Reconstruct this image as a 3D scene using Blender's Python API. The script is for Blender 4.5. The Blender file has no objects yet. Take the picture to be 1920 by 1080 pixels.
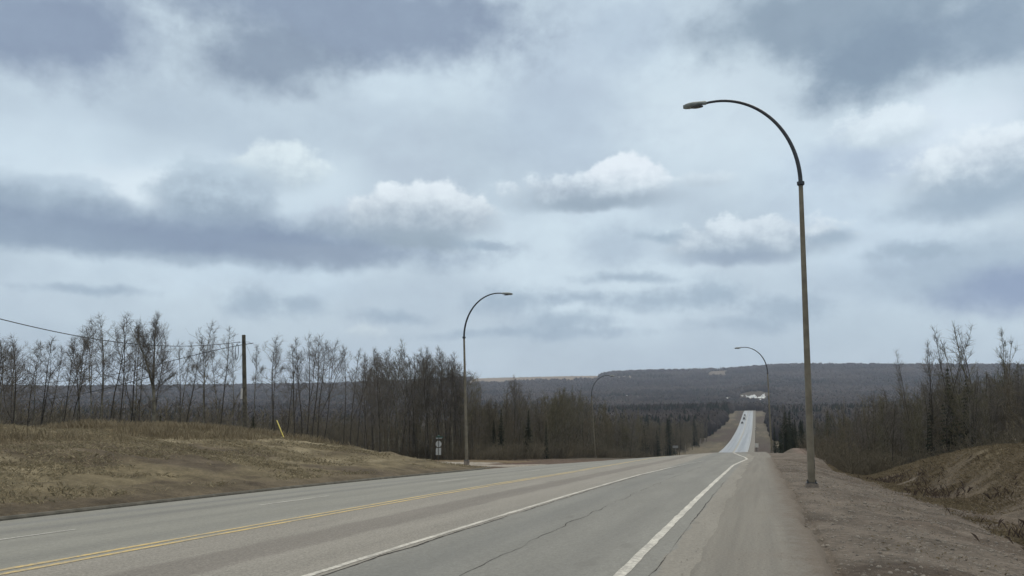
import bpy, math, random
import numpy as np
from mathutils import Vector, Matrix
R = math.radians
sc = bpy.context.scene
C = sc.collection

# ---------------------------------------------------------------- camera, world, sun, exposure
F = 1450.0; H0 = 750.0; P = math.atan((H0-540)/F); YAW = R(17.54); CY, SY = math.cos(YAW), math.sin(YAW)
cam = bpy.data.cameras.new('camera'); camo = bpy.data.objects.new('camera', cam); C.objects.link(camo)
cam.sensor_width = 36; cam.lens = 36*F/1920; cam.clip_start = .1; cam.clip_end = 20000
camo.location = (0, 0, 0); camo.rotation_euler = (R(90)+P, 0, 0)
sc.camera = camo
sc.view_settings.view_transform = 'Standard'; sc.view_settings.look = 'None'
sc.view_settings.exposure = 0; sc.view_settings.gamma = 1
sc.cycles.volume_bounces = 1; sc.cycles.max_bounces = 6; sc.cycles.use_denoising = True

def ray(x, y):
    a, b = (x-960), -(y-540)
    fw = F*math.cos(P)-b*math.sin(P)
    return a/fw, (F*math.sin(P)+b*math.cos(P))/fw
def lin(c):
    return tuple(((v/255)/12.92 if v <= 10 else ((v/255+.055)/1.055)**2.4) for v in c)

class N:
    """small helper round a node tree"""
    def __init__(s, nt): s.nt = nt; nt.nodes.clear()
    def new(s, t, **k):
        n = s.nt.nodes.new(t)
        for a, v in k.items(): setattr(n, a, v)
        return n
    def link(s, a, b): s.nt.links.new(a, b)
    def put(s, n, i, v):
        if v is None: return
        if isinstance(v, bpy.types.NodeSocket): s.link(v, n.inputs[i])
        else:
            if isinstance(v, tuple) and len(v) == 3 and n.inputs[i].type == 'RGBA': v = v+(1,)
            n.inputs[i].default_value = v
    def m(s, op, a, b=None, c=None, clamp=False):
        n = s.new('ShaderNodeMath', operation=op); n.use_clamp = clamp
        s.put(n, 0, a); s.put(n, 1, b); s.put(n, 2, c); return n.outputs[0]
    def vm(s, op, a, b=None, out=0):
        n = s.new('ShaderNodeVectorMath', operation=op); s.put(n, 0, a)
        if b is not None: s.put(n, 1, b)
        return n.outputs[out]
    def scale(s, a, f):
        n = s.new('ShaderNodeVectorMath', operation='SCALE'); s.put(n, 0, a); s.put(n, 3, f); return n.outputs[0]
    def rng(s, v, a, b, c=0., d=1., smooth=True):
        n = s.new('ShaderNodeMapRange', interpolation_type='SMOOTHSTEP' if smooth else 'LINEAR')
        for i, q in enumerate((v, a, b, c, d)): s.put(n, i, q)
        return n.outputs[0]
    def mix(s, f, a, b, mode='MIX'):
        n = s.new('ShaderNodeMix', data_type='RGBA', blend_type=mode)
        s.put(n, 0, f); s.put(n, 6, a); s.put(n, 7, b); return n.outputs[2]
    def noise(s, v, sc_, det=5., rough=.5, dist=0., col=False):
        n = s.new('ShaderNodeTexNoise'); s.put(n, 'Vector', v); s.put(n, 'Scale', sc_); s.put(n, 'Detail', det)
        s.put(n, 'Roughness', rough); s.put(n, 'Distortion', dist)
        return n.outputs[1 if col else 0]
    def comb(s, x, y, z):
        n = s.new('ShaderNodeCombineXYZ'); s.put(n, 0, x); s.put(n, 1, y); s.put(n, 2, z); return n.outputs[0]
    def sep(s, v):
        n = s.new('ShaderNodeSeparateXYZ'); s.put(n, 0, v); return n.outputs
    def attr(s, name, out=2):
        n = s.new('ShaderNodeAttribute'); n.attribute_name = name; return n.outputs[out]

SUN_EL, SUN_AZ = R(48), R(35)      # azimuth measured from +Y towards +X
w = bpy.data.worlds.new("World"); sc.world = w; w.use_nodes = True
n = N(w.node_tree)
sky = n.new('ShaderNodeTexSky', sky_type='NISHITA'); sky.sun_disc = False
sky.sun_elevation = SUN_EL; sky.sun_rotation = SUN_AZ; sky.altitude = 600
tc = n.new('ShaderNodeTexCoord').outputs['Generated']
D = n.vm('NORMALIZE', tc)
dx, dy, dz = n.sep(D)
az = n.m('ARCTAN2', dx, dy); el = n.m('ARCSINE', dz)
warp1 = n.noise(D, 4., 3., .5, col=True)
warp2 = n.noise(D, 16., 5., .55, col=True)
pc = n.comb(az, el, 0.)
w1 = n.scale(n.vm('SUBTRACT', warp1, (.5, .5, .5)), .10)
w2 = n.scale(n.vm('SUBTRACT', warp2, (.5, .5, .5)), .045)
Pw = n.vm('ADD', n.vm('ADD', pc, w1), w2)
Ps = n.vm('ADD', n.vm('ADD', pc, n.scale(w1, .12)), n.scale(w2, .6))
bil = n.noise(n.comb(az, n.m('MULTIPLY', el, 1.3), 3.), 30., 9., .6)
bil0 = n.m('SUBTRACT', bil, .5)
bsm0 = n.m('SUBTRACT', n.noise(n.comb(az, n.m('MULTIPLY', el, 1.5), 5.), 11., 5., .5), .5)
fib = n.noise(n.comb(n.m('MULTIPLY', az, 1.), n.m('MULTIPLY', el, 1.9), 7.), 4., 3., .45)
def SC(c, k=1.0):
    r_, g_, b_ = lin(c); return (r_*k*11.2, g_*k*11.35, b_*k*10.9)
col = n.mix(n.rng(fib, .34, .66), SC((176, 191, 208)), SC((196, 211, 226)))
# thin places where some of the clear sky shows through the layer
col = n.mix(n.rng(n.noise(D, 3.1, 3., .5), .45, .75, 0., .18), col, sky.outputs[0])
# greyer and bluer towards the horizon
col = n.mix(n.rng(el, .13, .0, 0., .72), col, SC((172, 187, 203)))
def cen(x, y, rx, ry):
    def ae(x, y):
        a, b = ray(x, y); A = math.atan(a); return A, math.atan(b*math.cos(A))
    A, E = ae(x, y); a2, _ = ae(x+rx, y); _, e2 = ae(x, y-ry)
    return (A, E, 0.), (a2-A, e2-E, 1.)
def soft(x, y, rx, ry, c, op=1., s0=.45, s1=1.15, nz=.6, small=False, flat=0., det=.5):
    """a ragged soft layer cloud; flat > 0 cuts its base level"""
    global col
    ce, ra = cen(x, y, rx*1.12, ry*1.18)
    v = n.vm('DIVIDE', n.vm('SUBTRACT', Ps if small or flat else Pw, ce), ra)
    if flat:
        vx, vy, _ = n.sep(v); v = n.comb(vx, n.m('MULTIPLY_ADD', n.m('MINIMUM', vy, 0.), flat, vy), 0.)
    L = n.vm('LENGTH', v, out=1)
    L = n.m('MULTIPLY_ADD', bil0 if small else bsm0, nz, L)
    if not small: L = n.m('MULTIPLY_ADD', bil0, det, L)
    col = n.mix(n.rng(L, s1, s0, 0., op), col, SC(c))
def cumulus(x, y, rx, ry, top, bot, op=1., sharp=.28, nz=1.5, split=.0, wob=.5):
    """a heaped cloud: crisp lit top, flat darker base"""
    global col
    ce, ra = cen(x, y, rx*1.16, ry*1.2)
    q = n.vm('ADD', pc, n.scale(w2, .6)); q = n.vm('ADD', q, n.scale(w1, .15))
    v = n.vm('DIVIDE', n.vm('SUBTRACT', q, ce), ra)
    vx, vy, _ = n.sep(v)
    vyy = n.m('MULTIPLY_ADD', n.m('MINIMUM', vy, 0.), .7, vy)    # the base is cut flatter
    L = n.vm('LENGTH', n.comb(vx, vyy, 0.), out=1)
    up = n.rng(vy, -.5, .5)
    L = n.m('MULTIPLY_ADD', n.m('MULTIPLY', bil0, n.m('MULTIPLY_ADD', up, nz*.8, nz*.2)), -1., L)
    wid = n.m('MULTIPLY_ADD', up, -(.75-sharp), .75)
    mask = n.rng(n.m('SUBTRACT', 1.05, L), 0., wid, 0., op)
    sh = n.rng(n.m('MULTIPLY_ADD', bil0, wob*3, vy), split-.5, split+.7)
    col = n.mix(mask, col, n.mix(sh, SC(bot), SC(top)))
# high bright zones
soft(220, 330, 330, 110, (203, 218, 233), .7, .1, 1.2)
soft(1330, 190, 300, 130, (202, 216, 230), .7, .1, 1.2)
soft(1760, 250, 220, 90, (210, 222, 237), .85, .2, 1.15)
soft(520, 340, 220, 60, (205, 220, 234), .6, .2, 1.2)
soft(1080, 200, 150, 220, (172, 187, 207), .6, .1, 1.2)
soft(780, 300, 110, 90, (180, 193, 211), .4, .1, 1.2)
soft(560, 600, 420, 55, (186, 200, 214), .55, .1, 1.2)
soft(1650, 620, 260, 60, (178, 194, 210), .55, .1, 1.2)
# big dark bases overhead
soft(50, 20, 240, 110, (134, 149, 174), 1., .3, 1.1, .5)
soft(400, 0, 160, 70, (145, 160, 180), .7, .3, 1.1, .5)
soft(680, 30, 380, 115, (136, 151, 175), 1., .4, 1.08, .5)
soft(520, 115, 200, 75, (133, 148, 170), .95, .3, 1.1, .5)
soft(1180, 40, 110, 90, (172, 188, 208), .7, .2, 1.1)
soft(1620, 10, 440, 95, (139, 156, 176), 1., .4, 1.08, .5)
soft(1660, 100, 230, 80, (129, 147, 169), 1., .3, 1.1, .5)
soft(1890, 60, 150, 70, (134, 152, 174), .85, .3, 1.12)
# left long flat-based bank with heaped tops
soft(50, 375, 170, 45, (146, 163, 183), .9, .2, 1.15, small=True)
soft(260, 350, 130, 45, (212, 224, 237), .8, .2, 1.15, small=True)
cumulus(520, 330, 95, 62, (212, 224, 234), (180, 195, 210), .9, .35, 1.0, .1)
cumulus(405, 385, 120, 85, (178, 194, 211), (140, 157, 178), .92, .35, 1.1, .15)
cumulus(120, 385, 130, 50, (176, 192, 210), (146, 163, 183), .85, .4, 1.1, .2)
soft(260, 460, 640, 78, (152, 169, 189), .9, .5, 1.1, .6, flat=1.4)
soft(400, 458, 480, 58, (127, 143, 169), .96, .3, 1.1, .6, flat=1.2)
soft(100, 450, 260, 40, (137, 154, 177), .8, .3, 1.1, .6, flat=1.2)
soft(620, 478, 170, 22, (140, 155, 177), .7, .3, 1.15, small=True)
cumulus(690, 425, 120, 50, (196, 208, 224), (145, 161, 181), .9, .35, 1.1, .25, .35)
cumulus(795, 420, 135, 68, (220, 229, 240), (152, 167, 185), .97, .2, .85, .22, .3)
soft(800, 458, 120, 24, (143, 159, 177), .9, .2, 1.15, small=True, flat=.6)
# middle heaps
cumulus(1110, 372, 165, 48, (208, 219, 232), (156, 171, 189), .95, .35, 1.4, .25)
cumulus(1175, 345, 75, 48, (220, 228, 240), (184, 198, 213), .95, .2, .9, -.1)
soft(1110, 388, 130, 20, (148, 164, 182), .85, .1, 1.15, small=True, flat=.6)
cumulus(1320, 342, 65, 22, (204, 216, 229), (184, 198, 213), .75, .5, 1.2, 0.)
cumulus(1410, 462, 190, 52, (207, 218, 231), (154, 170, 189), .96, .25, 1.3, .2)
soft(1370, 485, 130, 20, (145, 161, 183), .85, .1, 1.15, small=True, flat=.6)
soft(1150, 465, 85, 45, (162, 178, 198), .75, .2, 1.15, small=True)
# right
soft(1620, 290, 130, 60, (166, 182, 205), .85, .2, 1.15)
cumulus(1870, 335, 215, 80, (216, 226, 238), (158, 175, 194), .95, .28, 1.2, .25)
cumulus(1660, 250, 110, 50, (216, 227, 239), (190, 204, 218), .7, .3, 1.2, 0.)
soft(1810, 382, 190, 34, (148, 166, 187), .85, .2, 1.15, small=True)
soft(1840, 500, 280, 70, (153, 171, 192), .75, .2, 1.15)
soft(1910, 545, 190, 50, (132, 149, 180), .92, .2, 1.15, small=True)
# low small fragments near the horizon
for a in [(475, 570, 60, 34), (560, 572, 55, 26), (955, 566, 95, 28), (1085, 562, 80, 16), (1240, 565, 160, 26), (1345, 550, 70, 32),
          (1480, 575, 100, 28), (1420, 604, 120, 18), (1060, 606, 120, 20), (730, 590, 100, 14), (1000, 628, 260, 14), (905, 460, 60, 14), (1240, 440, 70, 14), (1560, 440, 60, 16), (1720, 470, 120, 20), (170, 545, 140, 12), (1180, 520, 120, 12)]:
    soft(*a, (153, 171, 191), .85, .1, 1.1, 1.3, small=True)
cumulus(690, 622, 44, 18, (198, 210, 221), (182, 196, 210), .7, .6, 1.4, 0.)
fm_ = n.m('MULTIPLY_ADD', n.m('ADD', bil0, bsm0), .16, 1.)
col = n.vm('MULTIPLY', col, n.comb(fm_, fm_, n.m('MULTIPLY_ADD', n.m('SUBTRACT', fm_, 1.), .8, 1.)))
# unseen sky overhead, made brighter and warmer to lift the light on the ground
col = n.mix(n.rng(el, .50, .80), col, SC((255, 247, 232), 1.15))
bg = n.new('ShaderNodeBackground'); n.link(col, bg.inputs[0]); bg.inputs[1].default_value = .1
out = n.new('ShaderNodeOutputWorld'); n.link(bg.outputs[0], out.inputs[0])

sun = bpy.data.lights.new('sun', 'SUN'); so = bpy.data.objects.new('sun', sun); C.objects.link(so)
sun.energy = 1.25; sun.angle = R(20); sun.color = (1., .95, .87)
sd = Vector((math.sin(SUN_AZ)*math.cos(SUN_EL), math.cos(SUN_AZ)*math.cos(SUN_EL), math.sin(SUN_EL)))
so.rotation_euler = sd.to_track_quat('Z', 'Y').to_euler()

# ---------------------------------------------------------------- ground shape
def pchip(xk, yk):
    xk = np.array(xk, float); yk = np.array(yk, float); h = np.diff(xk); d = np.diff(yk)/h
    m = np.zeros_like(yk); m[0] = d[0]; m[-1] = d[-1]
    for i in range(1, len(xk)-1):
        m[i] = 0 if d[i-1]*d[i] <= 0 else 2*d[i-1]*d[i]/(d[i-1]+d[i])
    def f(x):
        x = np.clip(x, xk[0], xk[-1]); i = np.clip(np.searchsorted(xk, x)-1, 0, len(h)-1); u = (x-xk[i])/h[i]
        return (yk[i]*(1+2*u)*(1-u)**2+m[i]*h[i]*u*(1-u)**2+yk[i+1]*u*u*(3-2*u)+m[i+1]*h[i]*u*u*(u-1))
    return f
Z5 = pchip([-400, -60, 0, 20, 40, 60, 80, 90, 100, 110, 120, 150, 200, 250, 320, 380, 450, 540, 640, 780, 900, 940, 1000, 1100, 1300],
           [4, .2, -1.70, -2.51, -3.46, -4.42, -5.30, -5.78, -6.37, -7.05, -7.8, -10.6, -14.6, -18.2, -20.3, -21.4, -21.8, -21.6, -20.6, -17.2, -14.2, -13.4, -12.8, -15, -24])
def zr(s, t):
    cl = np.interp(s, [0, 45, 60, 80, 100, 115, 150, 300], [.0108, .035, .052, .083, .099, .085, .05, .01])
    cr = np.interp(s, [0, 60, 110, 300], [.0108, .033, .03, .01])
    return Z5(s)+np.where(t < -5, cl, cr)*(t+5)
def st(x, y): return x*SY+y*CY, x*CY-y*SY
def xy(s, t): return s*SY+t*CY, s*CY-t*SY
def sstep(a, b, x):
    u = np.clip((x-a)/(b-a), 0, 1); return u*u*(3-2*u)
def h2(i, j, k):
    v = np.sin(i*127.1+j*311.7+k*74.7)*43758.5453; return v-np.floor(v)
def vn(x, y, k=0):
    i = np.floor(x); j = np.floor(y); u = x-i; v = y-j; u = u*u*(3-2*u); v = v*v*(3-2*v)
    return (h2(i, j, k)*(1-u)+h2(i+1, j, k)*u)*(1-v)+(h2(i, j+1, k)*(1-u)+h2(i+1, j+1, k)*u)*v-.5
def fbm(x, y, sc_, o=4, k=0):
    a = 1.; r = 0
    for q in range(o): r = r+a*vn(x*sc_, y*sc_, k+q*7); a *= .5; sc_ *= 2.03
    return r
def KL(s): return np.interp(s, [-60, 0, 10, 20, 30, 45, 60, 140, 320, 450, 1000], [-13.2, -13.7, -14.0, -14.45, -14.85, -15.3, -15.6, -15.8, -16.1, -15.8, -17.5])
def KR(s): return np.interp(s, [0, 50, 58, 66, 80, 110, 320, 450, 640, 1000], [-.9, -.9, -.7, -.6, -.9, -3.2, -5.2, -5.2, -5.7, -7.3])
def side_s(t): return 49+.8*(-15-t)                              # near edge of the gravel side road on the left
RX = [-900, 0, 80, 250, 450, 600, 700, 800, 900, 1050, 1125, 1140, 1200, 1340, 1380, 1440, 1500, 1600, 1700, 1920, 3000]
RY = [728, 727, 729, 727, 725, 723, 719, 715, 709, 705, 704, 701, 698, 695, 693, 688, 686, 686, 687, 687, 684]
RA = [math.atan(ray(a, b)[0]) for a, b in zip(RX, RY)]; RT = [ray(a, b)[1] for a, b in zip(RX, RY)]
R0, R1 = 1180., 3400.
CUT_A, CUT_R = math.atan(ray(1417, 748)[0]), 1750.          # a steep cut bank on the hillside that still holds snow
def zfar(r, a):
    tl = np.interp(a, RA, RT); ridge = tl*R1*np.cos(a)+0
    x = np.clip((r-R0)/(R1-R0), 0, 1)
    g = .85*x**1.75+.15*x
    base = np.interp(r, [0, 60, 150, 250, 400, 800, R0], [-3.5, -5, -11, -16, -22, -23, -20])
    z = base+(ridge-base)*g
    z = z+8*g*(1-g)*4*fbm(r*np.sin(a), r*np.cos(a), 1/420., 4, 5)
    z = z+17*sstep(CUT_R-30, CUT_R+40, r)*(1-sstep(CUT_R+60, CUT_R+520, r))*np.exp(-((a-CUT_A)*CUT_R/55)**2)
    return np.where(r > R1, ridge-(r-R1)*.012, z)
def rocky(x, y): return fbm(x, y, 2.2, 4, 31)
def G(x, y, detail=True):
    s, t = st(x, y); r = np.hypot(x, y); a = np.arctan2(x, y)
    kl, kr = KL(s), np.maximum(KR(s), -.2)
    # ---- left side
    ze = zr(s, kl); u = kl-t
    zc = np.interp(s, [-60, 0, 15, 26, 28, 30, 33, 38, 44, 50, 55, 60, 65], [1., -.3, -.8, -1.1, -1.22, -1.62, -1.42, -1.64, -2.2, -3.2, -4.15, -4.9, -5.5])
    zc = zc-.35*np.clip(u-17.5, 0, 3)*0
    bank = (ze-.04*(u < .3))+(zc-ze)*(sstep(-.15, 1.05, u/17.5)*.6+.4*np.clip(u/17.5, 0, 1)**.8)
    bank = bank+.22*fbm(x, y, .33, 3, 3)*sstep(1, 5, u)
    bank = np.where(u > 17.5, zc-.11*np.clip(u-18.5, 0, 40)-.03*np.clip(u-58.5, 0, 200)+.22*fbm(x, y, .33, 3, 3), bank)
    flat = ze-.02*np.clip(u, 0, 200)-.015*np.clip(u-14, 0, 60)
    wl = sstep(-10.5, -2., s-side_s(t))
    left = bank*(1-wl)+flat*wl
    # ---- right side
    zs = zr(s, np.minimum(t, 3.))-.10-.03*np.clip(t-1, 0, 3)
    zd = np.interp(s, [-20, 0, 20, 30, 45, 57, 70], [-2.3, -2.6, -3.15, -3.5, -4.3, -5.0, -6.4])
    zh = np.interp(s, [-60, 0, 20, 36, 45, 55, 62, 70], [.5, -.6, -1.15, -1.73, -2.45, -3.7, -4.75, -6.2])
    rs = np.where(t < 6.4, zs+(zd-zs)*sstep(1.5, 6.6, t), zd+(zh-zd)*sstep(6.3, 10.2, t))
    rs = np.where(t > 10.2, zh-.10*np.clip(t-10.8, 0, 40), rs)
    rough = sstep(.6, 2.5, t)*(1-sstep(90, 140, s))
    far_r = zr(s, np.minimum(t, 3.))-.15-1.5*sstep(3.8, 7.5, t)*sstep(56, 66, s)*(1-sstep(88, 98, s)*(1-sstep(125, 140, s)))-1.5*sstep(8, 20, t)*(1-sstep(88, 98, s)*(1-sstep(125, 140, s)))
    # the level red-brown clearing where a side road joins on the right
    cl = sstep(92, 100, s)*(1-sstep(128, 142, s))*sstep(2, 5, t)*(1-sstep(8.5, 14, t))
    far_r = far_r*(1-cl)+(-7.25-.012*np.clip(t, 0, 60))*cl
    wr = sstep(56, 72, s)
    right = rs*(1-wr)+far_r*wr
    if detail:
        right = right+rough*(1-sstep(60, 90, s))*(.07*vn(t*1.9, s*.12, 66)*(1-sstep(5, 7, t))+.05*np.abs(vn(t*2.6+.3*s, s*.5, 67))+.10*fbm(x, y, 1.1, 4, 9)+.12*fbm(x, y, .3, 2, 19))
        left = left+.10*fbm(x, y, 1.6, 3, 12)*sstep(.3, 2, u)*(1-sstep(90, 140, s))
    z = np.where(t < kl, left, np.where(t > .9, right, zr(s, t)-.12-.16*sstep(60, 200, r)))
    # shallow ditches along the far highway
    dd = np.maximum(kl-t, t-np.maximum(kr, -9.))
    # ---- blend to the valley and the hills
    b = np.maximum(sstep(60, 380, np.abs(t+10)-20), sstep(1000, 1180, s))
    b = np.maximum(b, sstep(150, 30, s+60)*0)
    return z*(1-b)+zfar(r, a)*b
def g1(x, y, detail=True): return float(G(np.array([float(x)]), np.array([float(y)]), detail)[0])
def far_hit(px, py, r0=1050):
    a, b = ray(px, py); A = math.atan(a); r = np.arange(r0, 4600, 4.); z = zfar(r, np.full_like(r, A)); k = np.argmax(z > b*r*math.cos(A))
    return A, float(r[k])

# ---------------------------------------------------------------- mesh helpers
def mesh_np(name, V, Fq, mat=None, smooth=False):
    me = bpy.data.meshes.new(name); V = np.asarray(V, np.float32); Fq = np.asarray(Fq, np.int32)
    k = Fq.shape[1]; me.vertices.add(len(V)); me.vertices.foreach_set('co', V.ravel())
    me.loops.add(Fq.size); me.loops.foreach_set('vertex_index', Fq.ravel())
    me.polygons.add(len(Fq)); me.polygons.foreach_set('loop_start', np.arange(0, Fq.size, k, dtype=np.int32))
    try: me.polygons.foreach_set('loop_total', np.full(len(Fq), k, np.int32))
    except Exception: pass
    if smooth: me.polygons.foreach_set('use_smooth', np.ones(len(Fq), bool))
    me.update(calc_edges=True)
    if mat: me.materials.append(mat)
    return me
def link(name, me, parent=None):
    o = bpy.data.objects.new(name, me); C.objects.link(o)
    if parent: o.parent = parent
    return o
def tag(o, label=None, cat=None, group=None, kind=None):
    if label: o['label'] = label
    if cat: o['category'] = cat
    if group: o['group'] = group
    if kind: o['kind'] = kind
    return o
def empty(name, loc, rz=0.):
    o = bpy.data.objects.new(name, None); C.objects.link(o); o.location = loc; o.rotation_euler = (0, 0, rz); return o
def grid(nu, nv):
    i = np.arange(nu-1)[:, None]*nv+np.arange(nv-1)[None]
    return np.stack([i, i+1, i+nv+1, i+nv], -1).reshape(-1, 4)
class MB:
    def __init__(s): s.v = []; s.f = []
    def add(s, V, Fc):
        b = len(s.v); s.v += [tuple(map(float, v)) for v in V]; s.f += [tuple(i+b for i in f) for f in Fc]
    def box(s, x0, x1, y0, y1, z0, z1, bev=0., M=None):
        if bev > 0:
            V = []; 
            for z, q in ((z0, bev), (z0+bev, 0), (z1-bev, 0), (z1, bev)):
                for a, b in ((x0+q, y0), (x1-q, y0), (x1, y0+q), (x1, y1-q), (x1-q, y1), (x0+q, y1), (x0, y1-q), (x0, y0+q)):
                    a = min(max(a, x0+q*.6), x1-q*.6); b = min(max(b, y0+q*.6), y1-q*.6)
                    if a in (x0, x1): pass
                    V.append((a, b, z))
            Fc = [tuple(range(7, -1, -1)), tuple(range(24, 32))]
            for k in range(3):
                for i in range(8): j = (i+1) % 8; Fc.append((k*8+i, k*8+j, k*8+8+j, k*8+8+i))
        else:
            V = [(x, y, z) for z in (z0, z1) for x, y in ((x0, y0), (x1, y0), (x1, y1), (x0, y1))]
            Fc = [(3, 2, 1, 0), (4, 5, 6, 7), (0, 1, 5, 4), (1, 2, 6, 5), (2, 3, 7, 6), (3, 0, 4, 7)]
        if M is not None: V = [M @ Vector(v) for v in V]
        s.add(V, Fc)
    def loft(s, rings, cap=True):
        k = len(rings[0]); V = [p for r in rings for p in r]; Fc = []
        for a in range(len(rings)-1):
            for i in range(k): j = (i+1) % k; Fc.append((a*k+i, a*k+j, a*k+k+j, a*k+k+i))
        if cap: Fc += [tuple(range(k-1, -1, -1)), tuple((len(rings)-1)*k+i for i in range(k))]
        s.add(V, Fc)
    def tube(s, pts, rad, k=12, cap=True):
        pts = [Vector(p) for p in pts]
        if not hasattr(rad, '__len__'): rad = [rad]*len(pts)
        rings = []; up = None
        for i, p in enumerate(pts):
            d = (pts[min(i+1, len(pts)-1)]-pts[max(i-1, 0)]).normalized()
            if up is None: up = Vector((1, 0, 0)) if abs(d.x) < .9 else Vector((0, 1, 0))
            a = (up-d*up.dot(d)).normalized(); b = d.cross(a); up = a
            rings.append([p+(a*math.cos(q)+b*math.sin(q))*rad[i] for q in [2*math.pi*j/k for j in range(k)]])
        s.loft(rings, cap)
    def build(s, name, mat, parent=None, smooth=False):
        me = bpy.data.meshes.new(name); me.from_pydata(s.v, [], s.f); me.update()
        me.materials.append(mat)
        if smooth:
            me.polygons.foreach_set('use_smooth', [True]*len(me.polygons))
            me.set_sharp_from_angle(angle=R(40))
        return link(name, me, parent)

# ---------------------------------------------------------------- materials
def mat(name, base, rough=.8, spec=.3, metal=0., var=0., vscale=3., bump=0., bscale=20., dark=None):
    m = bpy.data.materials.new(name); m.use_nodes = True; q = N(m.node_tree)
    b = q.new('ShaderNodeBsdfPrincipled'); o = q.new('ShaderNodeOutputMaterial'); q.link(b.outputs[0], o.inputs[0])
    co = q.new('ShaderNodeTexCoord').outputs['Object']
    c = base+(1,)
    if var > 0:
        d = dark or tuple(v*(1-var) for v in base)
        b_ = tuple(min(1, v*(1+var*.6)) for v in base)
        q.link(q.mix(q.rng(q.noise(co, vscale, 5., .6), .3, .7), d, b_), b.inputs['Base Color'])
    else: b.inputs['Base Color'].default_value = c
    b.inputs['Roughness'].default_value = rough; b.inputs['Specular IOR Level'].default_value = spec; b.inputs['Metallic'].default_value = metal
    if bump > 0:
        bp = q.new('ShaderNodeBump'); bp.inputs['Strength'].default_value = bump; bp.inputs['Distance'].default_value = .02
        q.link(q.noise(co, bscale, 4., .6), bp.inputs['Height']); q.link(bp.outputs[0], b.inputs['Normal'])
    return m
M = {}
M['pole'] = mat('galvanised_pole', (.165, .146, .112), .6, .35, .1, .25, 2.5)
M['arm'] = mat('backlit_steel_arm', (.045, .05, .06), .5, .4, .3, .2, 4.)  # backlit darkness of the upper lamp put into the colour; fittings share it
M['head'] = mat('lamp_housing', (.25, .275, .275), .5, .4, 0, .2, 6.)
M['lens'] = mat('lamp_lens', (.06, .06, .065), .2, .5)
M['conc'] = mat('concrete', (.16, .14, .125), .9, .2, 0, .3, 5., .4, 30)
M['wood'] = mat('pole_wood', (.10, .092, .07), .9, .15, 0, .35, 4., .4, 20, (.05, .045, .04))
M['cable'] = mat('cable', (.03, .032, .036), .6, .3)
M['yellow'] = mat('yellow_plastic', (.42, .36, .08), .6, .4, 0, .1)
M['signback'] = mat('sign_back_metal', (.46, .48, .49), .45, .5, .2, .12, 8.)
M['signpost'] = mat('sign_post', (.09, .09, .085), .7)
M['green'] = mat('green_sign', (.04, .10, .085), .5)
M['whitesign'] = mat('white_sign', (.48, .47, .46), .5)
M['greysign'] = mat('grey_sign', (.2, .2, .21), .5)
M['bark'] = mat('aspen_bark_dark', (.062, .056, .048), .95, .1, 0, .35, 2.)
M['barkp'] = mat('aspen_bark_pale', (.17, .158, .125), .95, .1, 0, .4, 1.5, dark=(.045, .042, .035))
M['twig'] = mat('bare_twigs', (.138, .126, .114), .95, .1, 0, .25, 1.)
M['twigg'] = mat('olive_twigs', (.130, .119, .082), .95, .1, 0, .25, 1.)
M['twigt'] = mat('tan_twigs', (.15, .125, .092), .95, .1, 0, .25, 1.)
M['spruce'] = mat('spruce_needles', (.017, .022, .014), .9, .15, 0, .4, 2.)
M['brush'] = mat('undergrowth_stems', (.115, .100, .074), .95, .1, 0, .5, .25, dark=(.068, .060, .048))
M['farbare'] = mat('far_bare_wood', (.052, .045, .044), .95, .1, 0, .5, .004, dark=(.020, .019, .022))
M['farspruce'] = mat('far_spruce_wood', (.014, .018, .015), .95, .1)
M['snow'] = mat('old_snow', (.62, .64, .67), .7, .3, 0, .15, .05)
M['stone'] = mat('stones', (.21, .19, .172), .9, .2, 0, .35, 8.)
M['tyre'] = mat('tyre', (.02, .02, .02), .8); M['glass'] = mat('car_glass', (.02, .025, .03), .1, .6)
M['carblack'] = mat('dark_paint', (.02, .02, .025), .3, .5); M['carwhite'] = mat('white_paint', (.6, .6, .6), .3, .5)
M['carlight'] = mat('headlight_glass', (.6, .6, .58), .2, .6); M['rim'] = mat('wheel_rim', (.3, .3, .3), .4, .5, .6)

# ground material: true surface colours come from the 'Col' attribute, broken up by noise
gm = bpy.data.materials.new('ground'); gm.use_nodes = True; q = N(gm.node_tree)
b = q.new('ShaderNodeBsdfPrincipled'); o = q.new('ShaderNodeOutputMaterial'); q.link(b.outputs[0], o.inputs[0])
pos = q.new('ShaderNodeNewGeometry').outputs['Position']
ca = q.attr('Col', 0)
n1 = q.noise(pos, .9, 8., .65); n2 = q.noise(pos, 9., 6., .7); n3 = q.noise(pos, 45., 3., .7)
f1 = q.rng(n1, .25, .75, .62, 1.38); f2 = q.rng(n2, .25, .75, .72, 1.28); f3 = q.rng(n3, .25, .75, .8, 1.2)
cc = q.vm('MULTIPLY', ca, q.comb(f1, f1, f1)); ff = q.m('MULTIPLY', f2, f3)
cc = q.vm('MULTIPLY', cc, q.comb(ff, ff, ff))
q.link(cc, b.inputs['Base Color']); b.inputs['Roughness'].default_value = .95; b.inputs['Specular IOR Level'].default_value = .1
bp = q.new('ShaderNodeBump'); bp.inputs['Strength'].default_value = .9; bp.inputs['Distance'].default_value = .06
q.link(q.m('ADD', n2, q.m('MULTIPLY', n3, .4)), bp.inputs['Height']); q.link(bp.outputs[0], b.inputs['Normal'])

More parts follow.
